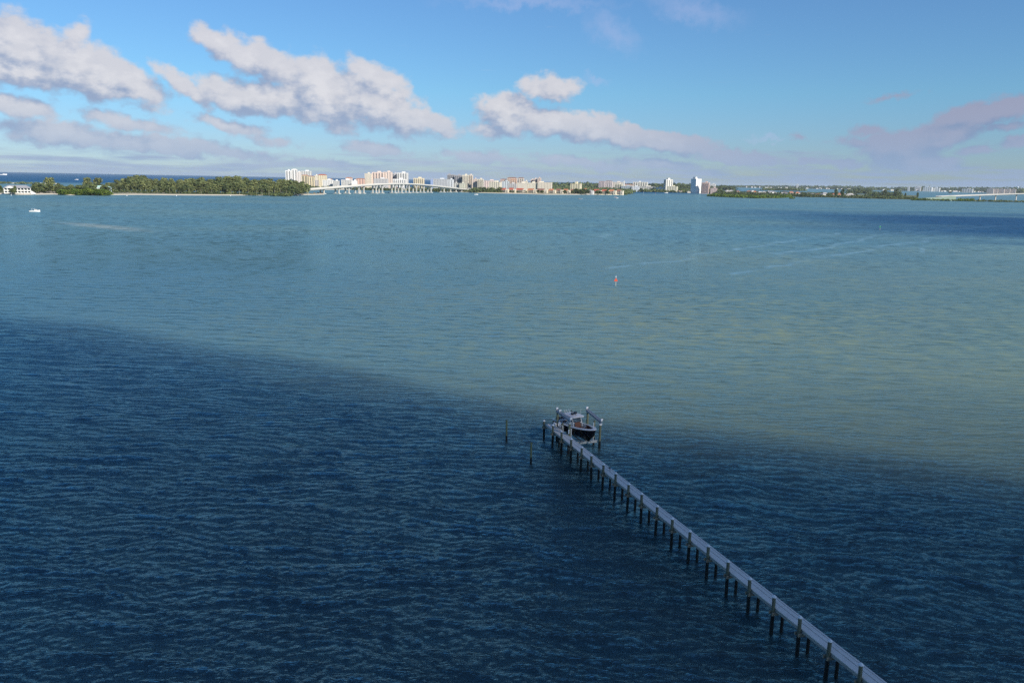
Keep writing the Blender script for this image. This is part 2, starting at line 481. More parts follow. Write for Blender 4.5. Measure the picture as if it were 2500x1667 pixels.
def build_water():
    # a patch of real waves where they can be seen one by one, graded finer towards the dock
    ZN, ZF = 32.0, 320.0
    rows = [ZN]
    while rows[-1] < ZF: rows.append(rows[-1] + rows[-1] * .0026)
    rows = np.array(rows)
    C = 800
    u = np.linspace(-1, 1, C)
    Z = np.repeat(rows[:, None], C, 1)
    X = u[None, :] * (rows[:, None] * .70 + 12)
    dxm = (rows * .70 + 12) * 2 / C
    cut = np.maximum(dxm, rows * .0026)[:, None] * 2.6
    Hh = wave_height(X, Z, cut)
    # fade to the flat sheet at the rim
    fade = np.clip((rows[:, None] - ZN) / 4, 0, 1) * np.clip((ZF - rows[:, None]) / 90, 0, 1) * np.clip((1 - np.abs(u[None, :])) / .05, 0, 1)
    Hh *= fade
    R = len(rows)
    co = np.stack([X, Z, Hh], -1).reshape(-1, 3)
    i = np.arange(R - 1)[:, None]; j = np.arange(C - 1)[None, :]
    a = (i * C + j).reshape(-1)
    q = np.stack([a, a + 1, a + C + 1, a + C], -1)
    # the rest of the sea: a frame of big sheets round the patch, sharing its rim
    base = len(co)
    far = 32000.0
    xl0, xr0 = X[0, 0], X[0, -1]; xl1, xr1 = X[-1, 0], X[-1, -1]
    ext = [(xl0, ZN), (xr0, ZN), (xr1, rows[-1]), (xl1, rows[-1]), (-3000, -3000), (3000, -3000), (far, far), (-far, far), (-far, -3000), (far, -3000)]
    co = np.vstack([co, np.array([(p[0], p[1], 0.0) for p in ext])])
    b = base
    loops = q.reshape(-1)
    extra = [(b + 4, b + 5, b + 1, b + 0), (b + 5, b + 9, b + 6, b + 2, b + 1), (b + 2, b + 6, b + 7, b + 3), (b + 3, b + 7, b + 8, b + 4, b + 0)]
    me = bpy.data.meshes.new('sea')
    allloops = np.concatenate([loops] + [np.array(e) for e in extra]).astype(np.int32)
    sizes = np.concatenate([np.full(len(q), 4), np.array([len(e) for e in extra])]).astype(np.int32)
    starts = np.concatenate([[0], np.cumsum(sizes)[:-1]]).astype(np.int32)
    me.vertices.add(len(co)); me.vertices.foreach_set('co', co.astype(np.float32).reshape(-1))
    me.loops.add(len(allloops)); me.loops.foreach_set('vertex_index', allloops)
    me.polygons.add(len(sizes)); me.polygons.foreach_set('loop_start', starts)
    me.polygons.foreach_set('loop_total', sizes)
    me.polygons.foreach_set('use_smooth', np.ones(len(sizes), dtype=bool))
    me.update(calc_edges=True)
    me.validate()
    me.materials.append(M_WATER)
    o = bpy.data.objects.new('sea', me)
    COL.objects.link(o)
    props(o, kind='structure')
    return o
build_water()

# ------------------------------------------------------------------ the cloud bank overhead that shades the near water
# (high behind and to the right of the viewpoint, up the sun's direction)
def build_overhead_cloud():
    alt = 520.0
    edge = [ground(-700, 640), ground(0, 803), ground(600, 903), ground(1250, 1052), ground(1380, 1105), ground(1540, 1118), ground(1800, 1140), ground(2500, 1240), ground(3300, 1330)]
    pts = [(p.x, p.y) for p in edge]
    p0 = pts[0]; p1 = pts[-1]
    # close the outline behind
    outline = pts + [(p1[0] + 160, p1[1] - 210), (260, -520), (-120, -620), (-520, -420), (p0[0] - 330, p0[1] - 120)]
    off = SUN_DIR / SUN_DIR.z * alt
    # resample, roughen, build billowed shell
    n = 220
    seg = []
    m = len(outline)
    L = [math.dist(outline[i], outline[(i + 1) % m]) for i in range(m)]
    tot = sum(L)
    for k in range(n):
        s = tot * k / n; i = 0
        while s > L[i]: s -= L[i]; i += 1
        a = outline[i]; b = outline[(i + 1) % m]; t = s / L[i]
        seg.append(Vector((a[0] + (b[0] - a[0]) * t, a[1] + (b[1] - a[1]) * t, 0)))
    cx = sum(p.x for p in seg) / n; cy = sum(p.y for p in seg) / n
    prof = [(1.0, 0.0), (1.0, .05), (.985, .12), (.95, .30), (.85, .55), (.68, .8), (.45, .95), (.2, 1.0)]
    lower = [(.97, -.03), (.8, -.06), (.5, -.08), (.2, -.08)]
    mb = MB()
    # wispy skirts inside one another, so that the edge thins out instead of ending
    for sh, inset in enumerate((-11.0, -1.0, 8.0)):
        rows = []
        for (r, h) in [*reversed(lower), *prof]:
            row = []
            for p in seg:
                d = Vector((p.x - cx, p.y - cy, 0))
                nn = mnoise.fractal(Vector((p.x * .018 + sh * 9, p.y * .018, h * 3)), .9, 2.1, 5)
                q = Vector((cx, cy, 0)) + d * r + d.normalized() * (nn * 6.5 - inset)
                hh = 50 * h * (1 + .5 * mnoise.fractal(Vector((q.x * .01, q.y * .01, 7)), .9, 2.1, 4)) * (1 - sh * .04)
                row.append(Vector((q.x + off.x, q.y + off.y, alt + sh * 1.5 + hh + (8 * nn if h < 0 else 0))))
            rows.append(row)
        mb.grid(rows, close_u=True)
        for rw, rev in ((rows[0], False), (rows[-1], True)):
            cc = sum(rw, Vector()) / n
            mb.add([*rw, cc], [((k + 1) % n, k, n) if rev else (k, (k + 1) % n, n) for k in range(n)])
    m_, nb = new_mat('cloud_vapour')
    d = nb.n('ShaderNodeBsdfDiffuse'); d.inputs[0].default_value = (.9, .9, .92, 1)
    t = nb.n('ShaderNodeBsdfTransparent')
    mx = nb.n('ShaderNodeMixShader'); mx.inputs[0].default_value = .44
    nb.put(mx.inputs[1], t.outputs[0]); nb.put(mx.inputs[2], d.outputs[0])
    out = nb.n('ShaderNodeOutputMaterial'); nb.put(out.inputs[0], mx.outputs[0])
    o = mb.build('cloud', m_, smooth=True)
    props(o, kind='structure')
build_overhead_cloud()
# ------------------------------------------------------------------ materials near
M_DECK = simple('weathered_decking', (.80, .76, .69), .8, var=.13, vscale=.9, bump=.2, bscale=30)
M_EDGE = simple('deck_edge_board', (.40, .40, .36), .8, var=.15)
M_PILE = simple('greenish_piling', (.185, .20, .13), .85, var=.22, vscale=1.6, bump=.4, bscale=14)
M_BEAM = simple('tan_timber_beam', (.30, .26, .19), .85, var=.2)
M_WHITE = simple('white_plastic', (.84, .84, .84), .4, var=.04)
M_ALU = simple('mill_aluminium', (.50, .49, .50), .45, metal=.35, var=.08)
M_CRADLE = simple('cradle_beam_metal', (.58, .58, .56), .5, metal=.2, var=.08)
M_BLACK = simple('black_fittings', (.018, .018, .02), .4, var=.1)
M_GREY = simple('grey_cover', (.16, .17, .20), .7, var=.1)
def dark_foot_material(name, dry, line, soft):
    """piling timber, black below a set height: tide growth on mooring and lift pilings"""
    m, nb = new_mat(name)
    geo = nb.n('ShaderNodeNewGeometry'); P = geo.outputs['Position']
    x, y, z = nb.sep(P)
    f = nb.noise(P, 2.2, 4, .65)
    zz = nb.m('ADD', z, nb.m('MULTIPLY', nb.m('SUBTRACT', f, .5), soft))
    k = nb.ss(zz, line - .12, line + .12)
    gr = nb.noise(nb.v('MULTIPLY', P, (9, 9, 1.2)), 1.0, 4, .6)
    d = nb.v('SCALE', nb.xyz(*dry), scale=nb.m('MULTIPLY_ADD', gr, .9, .55))
    c = nb.mix(k, (.010, .011, .009), d)
    bs = nb.n('ShaderNodeBsdfPrincipled'); nb.put(bs.inputs['Base Color'], c)
    bs.inputs['Roughness'].default_value = .8
    out = nb.n('ShaderNodeOutputMaterial'); nb.put(out.inputs[0], bs.outputs[0])
    return m
M_DOCKPILE = dark_foot_material('dock_piling_timber', (.135, .145, .10), 1.62, .25)  # black from the cross beams down
M_MOORPILE = dark_foot_material('mooring_piling_timber', (.17, .19, .10), .85, .5)

# ------------------------------------------------------------------ dock frame of reference
D_O = Vector((4.61910, 101.89342, 0)) ; SPAN = 3.05528
D_U = Vector((0.3342478, -0.94248523, 0)); D_V = Vector((0.94248523, 0.3342478, 0))
DOCK_RZ = math.atan2(D_U.y, D_U.x)
def dk(s, w, z=0.0):
    p = D_O + D_U * s + D_V * w
    return Vector((p.x, p.y, z))
NSP = 26
dock = empty('dock', D_O, DOCK_RZ)      # local x = along the dock towards the viewer, local y = +v side
props(dock, "long narrow grey dock on dark pilings running out to the boat lift", "dock")
# (with this rotation local +y points along (-sin, cos) = D_V)
R = random.Random(5)
strips = [(0.14, 0.70), (0.76, 1.11), (1.165, 1.32)]
pm = {}
for k, (a, b) in enumerate(strips):
    pm[k] = MB().box(0.012, SPAN - .012, a, b, 2.09, 2.15).mesh('deck_board', M_DECK)
for i in range(NSP):
    for k in range(3):
        inst('deck_board', pm[k], dock, (i * SPAN, 0, R.uniform(-.004, .004)))
stm = MB().box(0.0, SPAN, 0, .05, 1.86, 2.085).mesh('stringer', M_EDGE)
for i in range(NSP):
    for w in (.13, .62, 1.27):
        inst('stringer', stm, dock, (i * SPAN, w, 0))
capm = MB().box(-.05, .05, -.24, 1.36, 1.60, 1.855).mesh('cross_beam', M_BEAM)
def pile_mesh(r, top, bottom=-3.0, mat=M_DOCKPILE, n=12):
    mb = MB()
    zs = [bottom, 0, .8, 1.7, top]
    rows = []
    for q, z in enumerate(zs):
        rr = r * (1.04 - .02 * q)
        rows.append([Vector((math.cos(6.2832 * k / n) * rr, math.sin(6.2832 * k / n) * rr, z)) for k in range(n)])
    mb.grid(rows, close_u=True)
    mb.add(rows[-1], [tuple(range(n))])
    return mb.mesh('piling', mat)
PM_T = pile_mesh(.145, 3.02); PM_S = pile_mesh(.13, 1.855); PM_E = pile_mesh(.145, 2.66)
capcone = MB(); capcone.tube((0, 0, 0), (0, 0, .05), .185, .185, 12); capcone.cone((0, 0, .05), .185, .17, 12)
CAPM = capcone.mesh('piling_cap', M_WHITE)
for i in range(NSP):
    for sgn in (-.1, .1):
        inst('cross_beam', capm, dock, (i * SPAN + sgn * 1.9, 0, 0))
    tm = PM_E if i == 0 else PM_T
    p = inst('piling', tm, dock, (i * SPAN, 0, R.uniform(-.05, .05)))
    p.rotation_euler = (R.uniform(-.022, .022), R.uniform(-.022, .022), R.uniform(0, 6))
    inst('piling_cap', CAPM, p, (0, 0, 2.66 if i == 0 else 3.02))
    far = inst('piling', PM_E if i == 0 else PM_S, dock, (i * SPAN, .96 if i else 1.34, 0))
    if i == 0: inst('piling_cap', CAPM, far, (0, 0, 2.66))

# mooring pilings standing free in the water
for (px, py, bx, by, lab) in ((1237, 1025, 1236.4, 1077, "bare wooden mooring piling in open water, farther left and taller of the two"),
                              (1297.5, 1079.5, 1296, 1131, "bare wooden mooring piling in the water nearest the dock, left of it")):
    gp = ground(bx, by)
    top = at_dist(px, py, gp.y).z
    me = pile_mesh(.13, top, mat=M_MOORPILE)
    o = inst('mooring_piling', me, None, gp)
    o.rotation_euler = (.004, -.006, 0)
    props(o, lab, "piling", "bare mooring pilings left of the dock")

# ------------------------------------------------------------------ boat lift
lift = empty('boat_lift', D_O, DOCK_RZ)
props(lift, "four post boat lift with grey top beams and cradle beside the dock end", "boat lift")
M_LPILE = dark_foot_material('lift_piling_timber', (.19, .20, .125), 1.0, .4)
posts = {'FL': (5.1, 1.50, 3.95), 'BL': (.9, 1.55, 3.95), 'FR': (5.4, 5.80, 3.50), 'BR': (1.15, 5.92, 3.75)}
for k, (s, w, h) in posts.items():
    inst('post', pile_mesh(.165, h, mat=M_LPILE), lift, (s, w, 0))
inst('post', pile_mesh(.14, 3.3, mat=M_LPILE), lift, (3.6, 5.80, 0))
inst('post', pile_mesh(.12, 3.0, mat=M_LPILE), lift, (2.6, 1.60, 0))
def tilted_beam(name, a, b, wdt, hgt, mat):
    a = Vector(a); b = Vector(b); d = b - a; L = d.length
    q = d.normalized()
    mb = MB()
    side = Vector((0, 0, 1)).cross(q).normalized(); up = q.cross(side)
    def P(t, y, z): return a + q * t + side * y + up * z
    # an I section: two flanges and a web
    for (y0, y1, z0, z1) in ((-wdt / 2, wdt / 2, hgt - .03, hgt), (-wdt / 2, wdt / 2, 0, .03), (-.02, .02, .03, hgt - .03)):
        vs = [P(t, y, z) for z in (z0, z1) for (t, y) in ((0, y0), (L, y0), (L, y1), (0, y1))]
        mb.add(vs, [(0, 3, 2, 1), (4, 5, 6, 7), (0, 1, 5, 4), (1, 2, 6, 5), (2, 3, 7, 6), (3, 0, 4, 7)])
    return mb.build(name, mat, lift)
for A, B in (('BL', 'FL'), ('BR', 'FR')):
    sa, wa, ha = posts[A]; sb, wb, hb = posts[B]
    tilted_beam('top_beam', (sa - .5, wa, ha + .03), (sb + .35, wb, hb + .03), .30, .32, M_ALU)
    # drive shaft along the top
    mb = MB(); mb.tube((sa - .5, wa + .10, ha + .44), (sb + .3, wb + .10, hb + .44), .045, .045, 8)
    mb.build('drive_shaft', M_ALU, lift)
    for (s, w, h, big) in ((sa - .35, wa, ha, True), (sa + .7, wa, ha - .02, A == 'BL'), (sb + .3, wb, hb, True)):
        if not big: continue
        mb = MB(); mb.box(-.10, .12, -.12, .12, 0, .17); mb.tube((0, -.1, .20), (0, .2, .20), .10, .10, 12)
        mb.build('lift_motor', M_WHITE, lift, loc=(s, w, h + .36), bevel=.015)
    mb = MB(); mb.box(-.18, .18, -.18, .18, -.30, .0)
    mb.build('post_bracket', M_WHITE if B == 'FR' else M_CRADLE, lift, loc=(sb, wb, hb + .01), bevel=.02)
for s in (1.3, 5.15):
    mb = MB()
    for (z0, z1, hw) in ((.80, .83, .12), (1.07, 1.10, .12), (.83, 1.07, .025)):
        mb.box(s - hw, s + hw, 1.72, 5.58, z0, z1)
    mb.build('cradle_beam', M_CRADLE, lift)
for w in (3.15, 4.35):
    mb = MB(); mb.box(.6, 5.9, w - .09, w + .09, 1.105, 1.28); mb.build('bunk', M_CRADLE, lift, bevel=.01)
for s, w, h in ((1.3, 1.78, 3.95), (5.15, 1.78, 3.95), (1.3, 5.52, 3.75), (5.15, 5.52, 3.55)):
    mb = MB(); mb.tube((s, w, 1.1), (s, w + .03, h), .012, .012, 6); mb.build('cable', M_ALU, lift)
for s, w, z0, z1 in ((1.35, 2.05, 1.1, 3.25), (5.1, 4.98, 1.1, 3.55), (1.35, 5.1, 1.1, 3.3)):
    mb = MB(); mb.tube((s, w, z0), (s, w, z1), .05, .05, 10); mb.build('guide_pole', M_WHITE, lift)
mb = MB(); mb.tube((5.15, 1.72, 1.5), (5.15, 1.72, 3.0), .06, .06, 10); mb.build('guide_pole', M_WHITE, lift)
mb = MB(); mb.box(5.2, 5.32, 1.28, 1.40, 2.4, 2.95); mb.build('control_box', M_WHITE, lift, bevel=.01)

# low boarding platform between dock and lift
bp = empty('boarding_platform', D_O, DOCK_RZ)
props(bp, "low grey boarding step hung on the dock's far side beside the lift", "platform")
for j in range(3):
    mb = MB(); mb.box(1.5, 5.3, 1.335 + j * .155, 1.475 + j * .155 - .01, 1.68, 1.72)
    if j < 1: mb.build('board', M_DECK, bp)
mb = MB(); mb.box(1.5, 5.3, 1.34, 1.45, 1.52, 1.675); mb.build('bearer', M_EDGE, bp)

# hose rack with a coiled white hose
hr = empty('hose_reel', dk(2.35, 1.20, 2.155), DOCK_RZ)
props(hr, "coiled white hose on a small stand at the dock edge beside the boat stern", "hose")
mb = MB(); mb.tube((0, 0, 0), (0, 0, .95), .03, .03, 8); mb.box(-.12, .12, -.04, .04, .9, .96); mb.build('stand', M_WHITE, hr)
mb = MB()
for j in range(5):
    r = .26 + .025 * j; y = -.06 + .03 * j
    pts = [Vector((math.cos(t) * r, y, .62 - math.sin(t) * r * 1.15)) for t in [k * 6.2832 / 20 for k in range(21)]]
    mb.path(pts, .017, 6)
mb.build('hose', M_WHITE, hr)

# dock box / small items near the head of the dock
bx = empty('dock_box', dk(1.0, 1.16, 2.155), DOCK_RZ)
props(bx, "small white storage box standing on the head of the dock", "box")
mb = MB(); mb.box(-.35, .35, -.14, .14, 0, .34); mb.build('chest', M_CRADLE, bx, bevel=.02)
mb = MB(); mb.box(-.37, .37, -.16, .16, .343, .40); mb.build('lid', M_WHITE, bx, bevel=.02)

# ladder at dock edge
ld = empty('ladder', dk(3.25, 1.33, 0), DOCK_RZ)
props(ld, "white boarding ladder with curved handrails on the dock's boat side", "ladder")
for x_ in (-.2, .2):
    mb = MB(); mb.path([Vector((x_, .05, .4)), Vector((x_, .05, 2.7)), Vector((x_, -.02, 2.86)), Vector((x_, -.14, 2.86)), Vector((x_, -.2, 2.7)), Vector((x_, -.2, 2.155))], .022, 8)
    mb.build('handrail', M_WHITE, ld)
for j in range(6):
    mb = MB(); mb.tube((-.2, .05, .6 + j * .28), (.2, .05, .6 + j * .28), .018, .018, 6); mb.build('rung', M_WHITE, ld)

# ------------------------------------------------------------------ the boat on the lift
M_HULL = simple('black_hull', (.010, .010, .014), .12, var=.05)
M_GEL = simple('grey_gelcoat', (.80, .76, .74), .35, var=.04)
M_SOLE = simple('tan_deck_pad', (.30, .25, .20), .8, var=.12, vscale=3)
M_CUSH = simple('brown_cushion', (.13, .045, .025), .65, var=.15, vscale=4)
M_FRAME = simple('white_tubing', (.80, .77, .74), .35, var=.03)
M_COWL = simple('dark_red_cowling', (.09, .03, .03), .3, var=.1)
mg, nb = new_mat('tinted_glass')
bs = nb.n('ShaderNodeBsdfPrincipled'); bs.inputs['Base Color'].default_value = (.10, .13, .15, 1); bs.inputs['Roughness'].default_value = .05
tr = nb.n('ShaderNodeBsdfTransparent'); tr.inputs[0].default_value = (.6, .72, .78, 1)
mx = nb.n('ShaderNodeMixShader'); mx.inputs[0].default_value = .45
nb.put(mx.inputs[1], tr.outputs[0]); nb.put(mx.inputs[2], bs.outputs[0])
out = nb.n('ShaderNodeOutputMaterial'); nb.put(out.inputs[0], mx.outputs[0])
M_GLASS = mg

YAW = math.radians(10)
BL_ = 7.7
bow = dk(7.35, 4.10)
fw = (D_U * math.cos(YAW) + D_V * math.sin(YAW))
stern = bow - fw * BL_
boat = empty('boat', (stern.x, stern.y, 1.36), math.atan2(fw.y, fw.x))
boat.rotation_euler = (0, -math.radians(1.6), math.atan2(fw.y, fw.x))
props(boat, "black hulled centre console boat with grey hardtop and brown cushions hanging in the lift", "boat")
def hb(x):          # half beam at the sheer
    t = max(0.0, (x - 3.6) / (BL_ - 3.6))
    return 1.30 * (1 - t ** 2.6) ** .62 * (1 - .06 * max(0, 1 - x / 2.0))
def sheer(x): return 1.20 + .52 * (x / BL_) ** 1.7
def keel(x):
    t = max(0.0, (x - 6.0) / (BL_ - 6.0)); return -.25 + .25 * min(1, x / 6) ** 2 * 0 + 1.75 * t ** 1.9
def chine(x):
    t = x / BL_; return .26 + .55 * t ** 2.6
def chb(x): return hb(x) * (.90 - .34 * max(0, (x - 3) / (BL_ - 3)) ** 1.3)
NS = 30
xs = [BL_ * (1 - (1 - k / (NS - 1)) ** 1.5) for k in range(NS)]
xs[-1] = BL_ - .002
rows = []
for x in xs:
    b = hb(x); c = chb(x); s = sheer(x); kz = keel(x); cz = max(chine(x), kz + .02)
    st = min(1, (BL_ - x) / .5)
    prof = [(0, kz), (c * .5, kz + (cz - kz) * .55), (c, cz), (c + (b - c) * .35, cz + (s - cz) * .45), (c + (b - c) * .72, cz + (s - cz) * .8), (b, s)]
    row = [Vector((x - (.0 if q else 0), -y, z)) for q, (y, z) in enumerate(reversed(prof))] + [Vector((x, y, z)) for (y, z) in prof[1:]]
    rows.append(row)
# stem rakes forward: pull lower points aft near the bow
for r_, x in zip(rows, xs):
    pass
mb = MB(); mb.grid(rows)
mb.add(rows[0], [tuple(range(len(rows[0])))])
hull = mb.build('hull', M_HULL, boat, smooth=False)
# gunwale ring with thickness, broad at the bow
def inner(x):
    t = max(0, (x - 4.5) / (BL_ - 4.5))
    return max(0.0, hb(x) - (.24 + .10 * t))
xi_end = BL_ - .62
out_l = [Vector((x, hb(x) + .015, sheer(x) + .01)) for x in xs]
def inpt(x):
    xx = min(x, BL_) * xi_end / BL_ if x > 4 else x
    xx = x if x < 4 else 4 + (x - 4) * (xi_end - 4) / (BL_ - 4)
    t = max(0.0, (xx - 3.4) / (xi_end - 3.4))
    return Vector((xx, 1.05 * (1 - t ** 2.5) ** .6, sheer(xx) + .04))
in_l = [inpt(x) for x in xs]
mb = MB()
def mir(L): return [Vector((p.x, -p.y, p.z)) for p in L]
ringo = mir(out_l) + list(reversed(out_l)); ringi = mir(in_l) + list(reversed(in_l))
low = [Vector((p.x, p.y * .995, p.z - .09)) for p in ringo]
def linb(p):
    z = max(.63, chine(p.x) + .12)
    lim = chb(p.x) * .90
    return Vector((p.x, max(-lim, min(lim, p.y)), z))
lowi = [linb(p) for p in ringi]
mb.grid([low, ringo, ringi, lowi])
gun = mb.build('gunwale', M_GEL, boat)
mb = MB(); mb.box(.02, .30, -1.04, 1.04, .62, sheer(.1) + .045); mb.build('transom', M_GEL, boat, bevel=.03)
# rub rail
mb = MB(); mb.path([Vector((p.x, p.y * 1.012, p.z - .05)) for p in ringo], .03, 6); mb.build('rub_rail', M_FRAME, boat)
# sole
mb = MB()
sl = [linb(p) + Vector((0, 0, .012)) for p in ringi]
nh = len(sl) // 2
mb.grid([sl[:nh], list(reversed(sl[nh:]))])
mb.build('cockpit_sole', M_SOLE, boat)
# bow seats: U of cushions
for sgn in (-1, 1):
    mb = MB()
    A = []; B = []
    for k in range(9):
        x = 4.5 + (6.55 - 4.5) * k / 8
        t = max(0.0, (x - 3.4) / (xi_end - 3.4)); yo = 1.05 * (1 - t ** 2.5) ** .6
        yi = max(yo - .48, .12)
        A.append(Vector((x, sgn * (yo - .01), 0))); B.append(Vector((x, sgn * yi, 0)))
    def up(L, z): return [Vector((p.x, p.y, z)) for p in L]
    mb.grid([up(A, .66), up(A, 1.06), up(B, 1.06), up(B, .66)])
    mb.build('bow_seat', M_GEL, boat)
    mb = MB(); A2 = [p * 1 for p in A]
    mb.grid([up(A, 1.065), up(A, 1.14), up(B, 1.14), up(B, 1.065)])
    for L in (A, B): pass
    mb.build('seat_cushion', M_CUSH, boat)
    mb = MB()
    C_ = [Vector((p.x, p.y - sgn * .10, 0)) for p in A]
    mb.grid([up(A, 1.145), up(A, 1.42), up(C_, 1.40), up(C_, 1.145)])
    mb.build('backrest_cushion', M_CUSH, boat)
mb = MB(); mb.box(6.25, 6.85, -.42, .42, .66, 1.10); mb.build('anchor_locker', M_GEL, boat, bevel=.03)
mb = MB(); mb.box(6.2, 6.7, -.40, .40, 1.105, 1.17); mb.build('seat_cushion', M_CUSH, boat, bevel=.02)
# console with lounge seat ahead
mb = MB(); mb.box(2.75, 3.75, -.48, .48, .645, 1.62); mb.build('console', M_GEL, boat, bevel=.05)
mb = MB(); mb.box(3.76, 4.55, -.42, .42, .645, 1.02); mb.build('console_seat', M_GEL, boat, bevel=.04)
mb = MB(); mb.box(3.8, 4.55, -.44, .44, 1.025, 1.12); mb.build('seat_cushion', M_CUSH, boat, bevel=.03)
mb = MB(); mb.add([Vector(p) for p in ((3.78, -.46, 1.12), (3.78, .46, 1.12), (3.95, .46, 1.12), (3.95, -.46, 1.12), (3.62, -.46, 1.74), (3.62, .46, 1.74), (3.74, .46, 1.74), (3.74, -.46, 1.74))],
                  [(0, 1, 5, 4), (2, 3, 7, 6), (1, 2, 6, 5), (3, 0, 4, 7), (4, 5, 6, 7)])
mb.build('backrest_cushion', M_CUSH, boat)
mb = MB()
mb.add([Vector(p) for p in ((3.66, -.66, 1.66), (3.66, .66, 1.66), (3.36, .60, 2.42), (3.36, -.60, 2.42), (3.64, -.66, 1.66), (3.64, .66, 1.66), (3.34, .60, 2.42), (3.34, -.60, 2.42))],
       [(0, 1, 2, 3), (7, 6, 5, 4), (0, 3, 7, 4), (1, 5, 6, 2), (3, 2, 6, 7), (0, 4, 5, 1)])
mb.build('windscreen', M_GLASS, boat)
for sgn in (-1, 1):
    mb = MB()
    mb.add([Vector(p) for p in ((3.62, sgn * .67, 1.64), (2.55, sgn * .67, 1.64), (2.5, sgn * .61, 2.4), (3.32, sgn * .61, 2.42),
                                (3.62, sgn * .66, 1.64), (2.55, sgn * .66, 1.64), (2.5, sgn * .60, 2.4), (3.32, sgn * .60, 2.42))],
           [(0, 1, 2, 3), (7, 6, 5, 4), (0, 3, 7, 4), (1, 5, 6, 2), (3, 2, 6, 7), (0, 4, 5, 1)])
    mb.build('side_glass', M_GLASS, boat)
    mb = MB(); mb.path([Vector((3.85, sgn * .72, 1.15)), Vector((3.72, sgn * .70, 1.64)), Vector((3.40, sgn * .64, 2.46))], .045, 8); mb.build('hardtop_post', M_FRAME, boat)
    mb = MB(); mb.path([Vector((2.3, sgn * .70, .65)), Vector((2.35, sgn * .66, 2.46))], .04, 8); mb.build('hardtop_post', M_FRAME, boat)
mb = MB(); mb.tube((3.69, -.70, 1.66), (3.69, .70, 1.66), .045, .045, 8); mb.build('windscreen_rail', M_FRAME, boat)
# hardtop: rounded slab
mb = MB()
def rr(x0, x1, y, r, n=5):
    pts = []
    for (cx, cy, a0) in ((x1 - r, y - r, 0), (x0 + r, y - r, 90), (x0 + r, -y + r, 180), (x1 - r, -y + r, 270)):
        for k in range(n + 1):
            a = math.radians(a0 + 90 * k / n); pts.append((cx + r * math.cos(a), cy + r * math.sin(a)))
    return pts
o0 = rr(1.45, 4.05, .98, .30); o1 = rr(1.50, 3.98, .93, .26)
def crown(p, z): return Vector((p[0], p[1], z - .05 * (p[1] / .98) ** 2))
r0 = [crown(p, 2.47) for p in o1]; r1 = [crown(p, 2.50) for p in o0]; r2 = [crown(p, 2.56) for p in o0]; r3 = [crown(p, 2.60) for p in o1]; r4 = [crown((1.5 + (p[0] - 1.5) * .6 + .5, p[1] * .6), 2.64) for p in o1]
mb.grid([r0, r1, r2, r3, r4], close_u=True); mb.add(r4, [tuple(range(len(r4)))]); mb.add(r0, [tuple(reversed(range(len(r0))))])
top = mb.build('hardtop', M_GEL, boat)
mb = MB(); mb.tube((3.0, .12, 2.64), (3.0, .12, 2.80), .08, .08, 10); mb.tube((3.0, .12, 2.80), (3.0, .12, 2.98), .27, .25, 16); mb.build('radar_dome', M_BLACK, top)
mb = MB(); mb.box(2.75, 3.1, -.42, -.2, 2.64, 2.86); mb.tube((2.8, -.32, 2.8), (2.72, -.34, 3.28), .05, .03, 8); mb.tube((2.7, -.34, 3.2), (3.0, -.2, 2.9), .03, .03, 6); mb.build('spotlight', M_BLACK, top)
for (x_, y_, h_) in ((3.3, .78, .85), (1.75, -.7, .5)):
    mb = MB(); mb.tube((x_, y_, 2.58), (x_, y_, 2.58 + h_), .018, .014, 6); mb.build('antenna', M_FRAME, top)
for k in range(4):
    y_ = -.54 + .36 * k
    mb = MB(); mb.tube((1.5, y_, 2.56), (1.25, y_, 2.95), .028, .028, 6); mb.build('rod_holder', M_FRAME, top)
# leaning post, stern bench
mb = MB(); mb.box(1.75, 2.2, -.5, .5, .65, 1.45); mb.build('leaning_post', M_GEL, boat, bevel=.04)
mb = MB(); mb.box(1.72, 2.2, -.52, .52, 1.455, 1.58); mb.build('seat_cushion', M_CUSH, boat, bevel=.03)
mb = MB(); mb.box(.32, .75, -.85, .85, .65, 1.0); mb.build('stern_bench', M_GEL, boat, bevel=.03)
mb = MB(); mb.box(.32, .78, -.85, .85, 1.005, 1.09); mb.build('seat_cushion', M_CUSH, boat, bevel=.02)
# twin outboards
for y_ in (-.38, .38):
    e = MB(); e.box(-.42, -.10, y_ - .10, y_ + .10, -.15, .95); e.box(-.55, -.05, y_ - .04, y_ + .04, -.45, -.12)
    en = e.build('outboard_motor', M_BLACK, boat, bevel=.02)
    sec = [( -.10, .18, .92, 1.30), (-.25, .24, .85, 1.62), (-.55, .25, .85, 1.66), (-.78, .21, .92, 1.52), (-.86, .14, 1.0, 1.36)]
    rws = []
    for (x_, w_, z0, z1) in sec:
        rws.append([Vector((x_, y_ + w_ * math.cos(a) * (1 if abs(math.cos(a)) < .9 else 1), (z0 + z1) / 2 + (z1 - z0) / 2 * math.sin(a))) for a in [6.2832 * k / 12 for k in range(12)]])
    mb = MB(); mb.grid(rws, close_u=True); mb.add(rws[0], [tuple(range(12))]); mb.add(rws[-1], [tuple(reversed(range(12)))])
    mb.build('cowling', M_COWL, en, smooth=True)
# bow rail
for sgn in (-1, 1):
    pts = [Vector((x, sgn * (hb(x) - .10), sheer(x) + .12)) for x in (4.6, 5.2, 5.8, 6.3, 6.8)]
    mb = MB(); mb.path(pts, .016, 6)
    for p in pts[::2]: mb.tube(p, p - Vector((0, 0, .12)), .014, .014, 6)
    mb.build('bow_rail', M_FRAME, boat)
mb = MB(); mb.tube((7.45, 0, 1.15), (7.52, 0, 1.28), .03, .03, 6); mb.build('bow_eye', M_FRAME, boat)

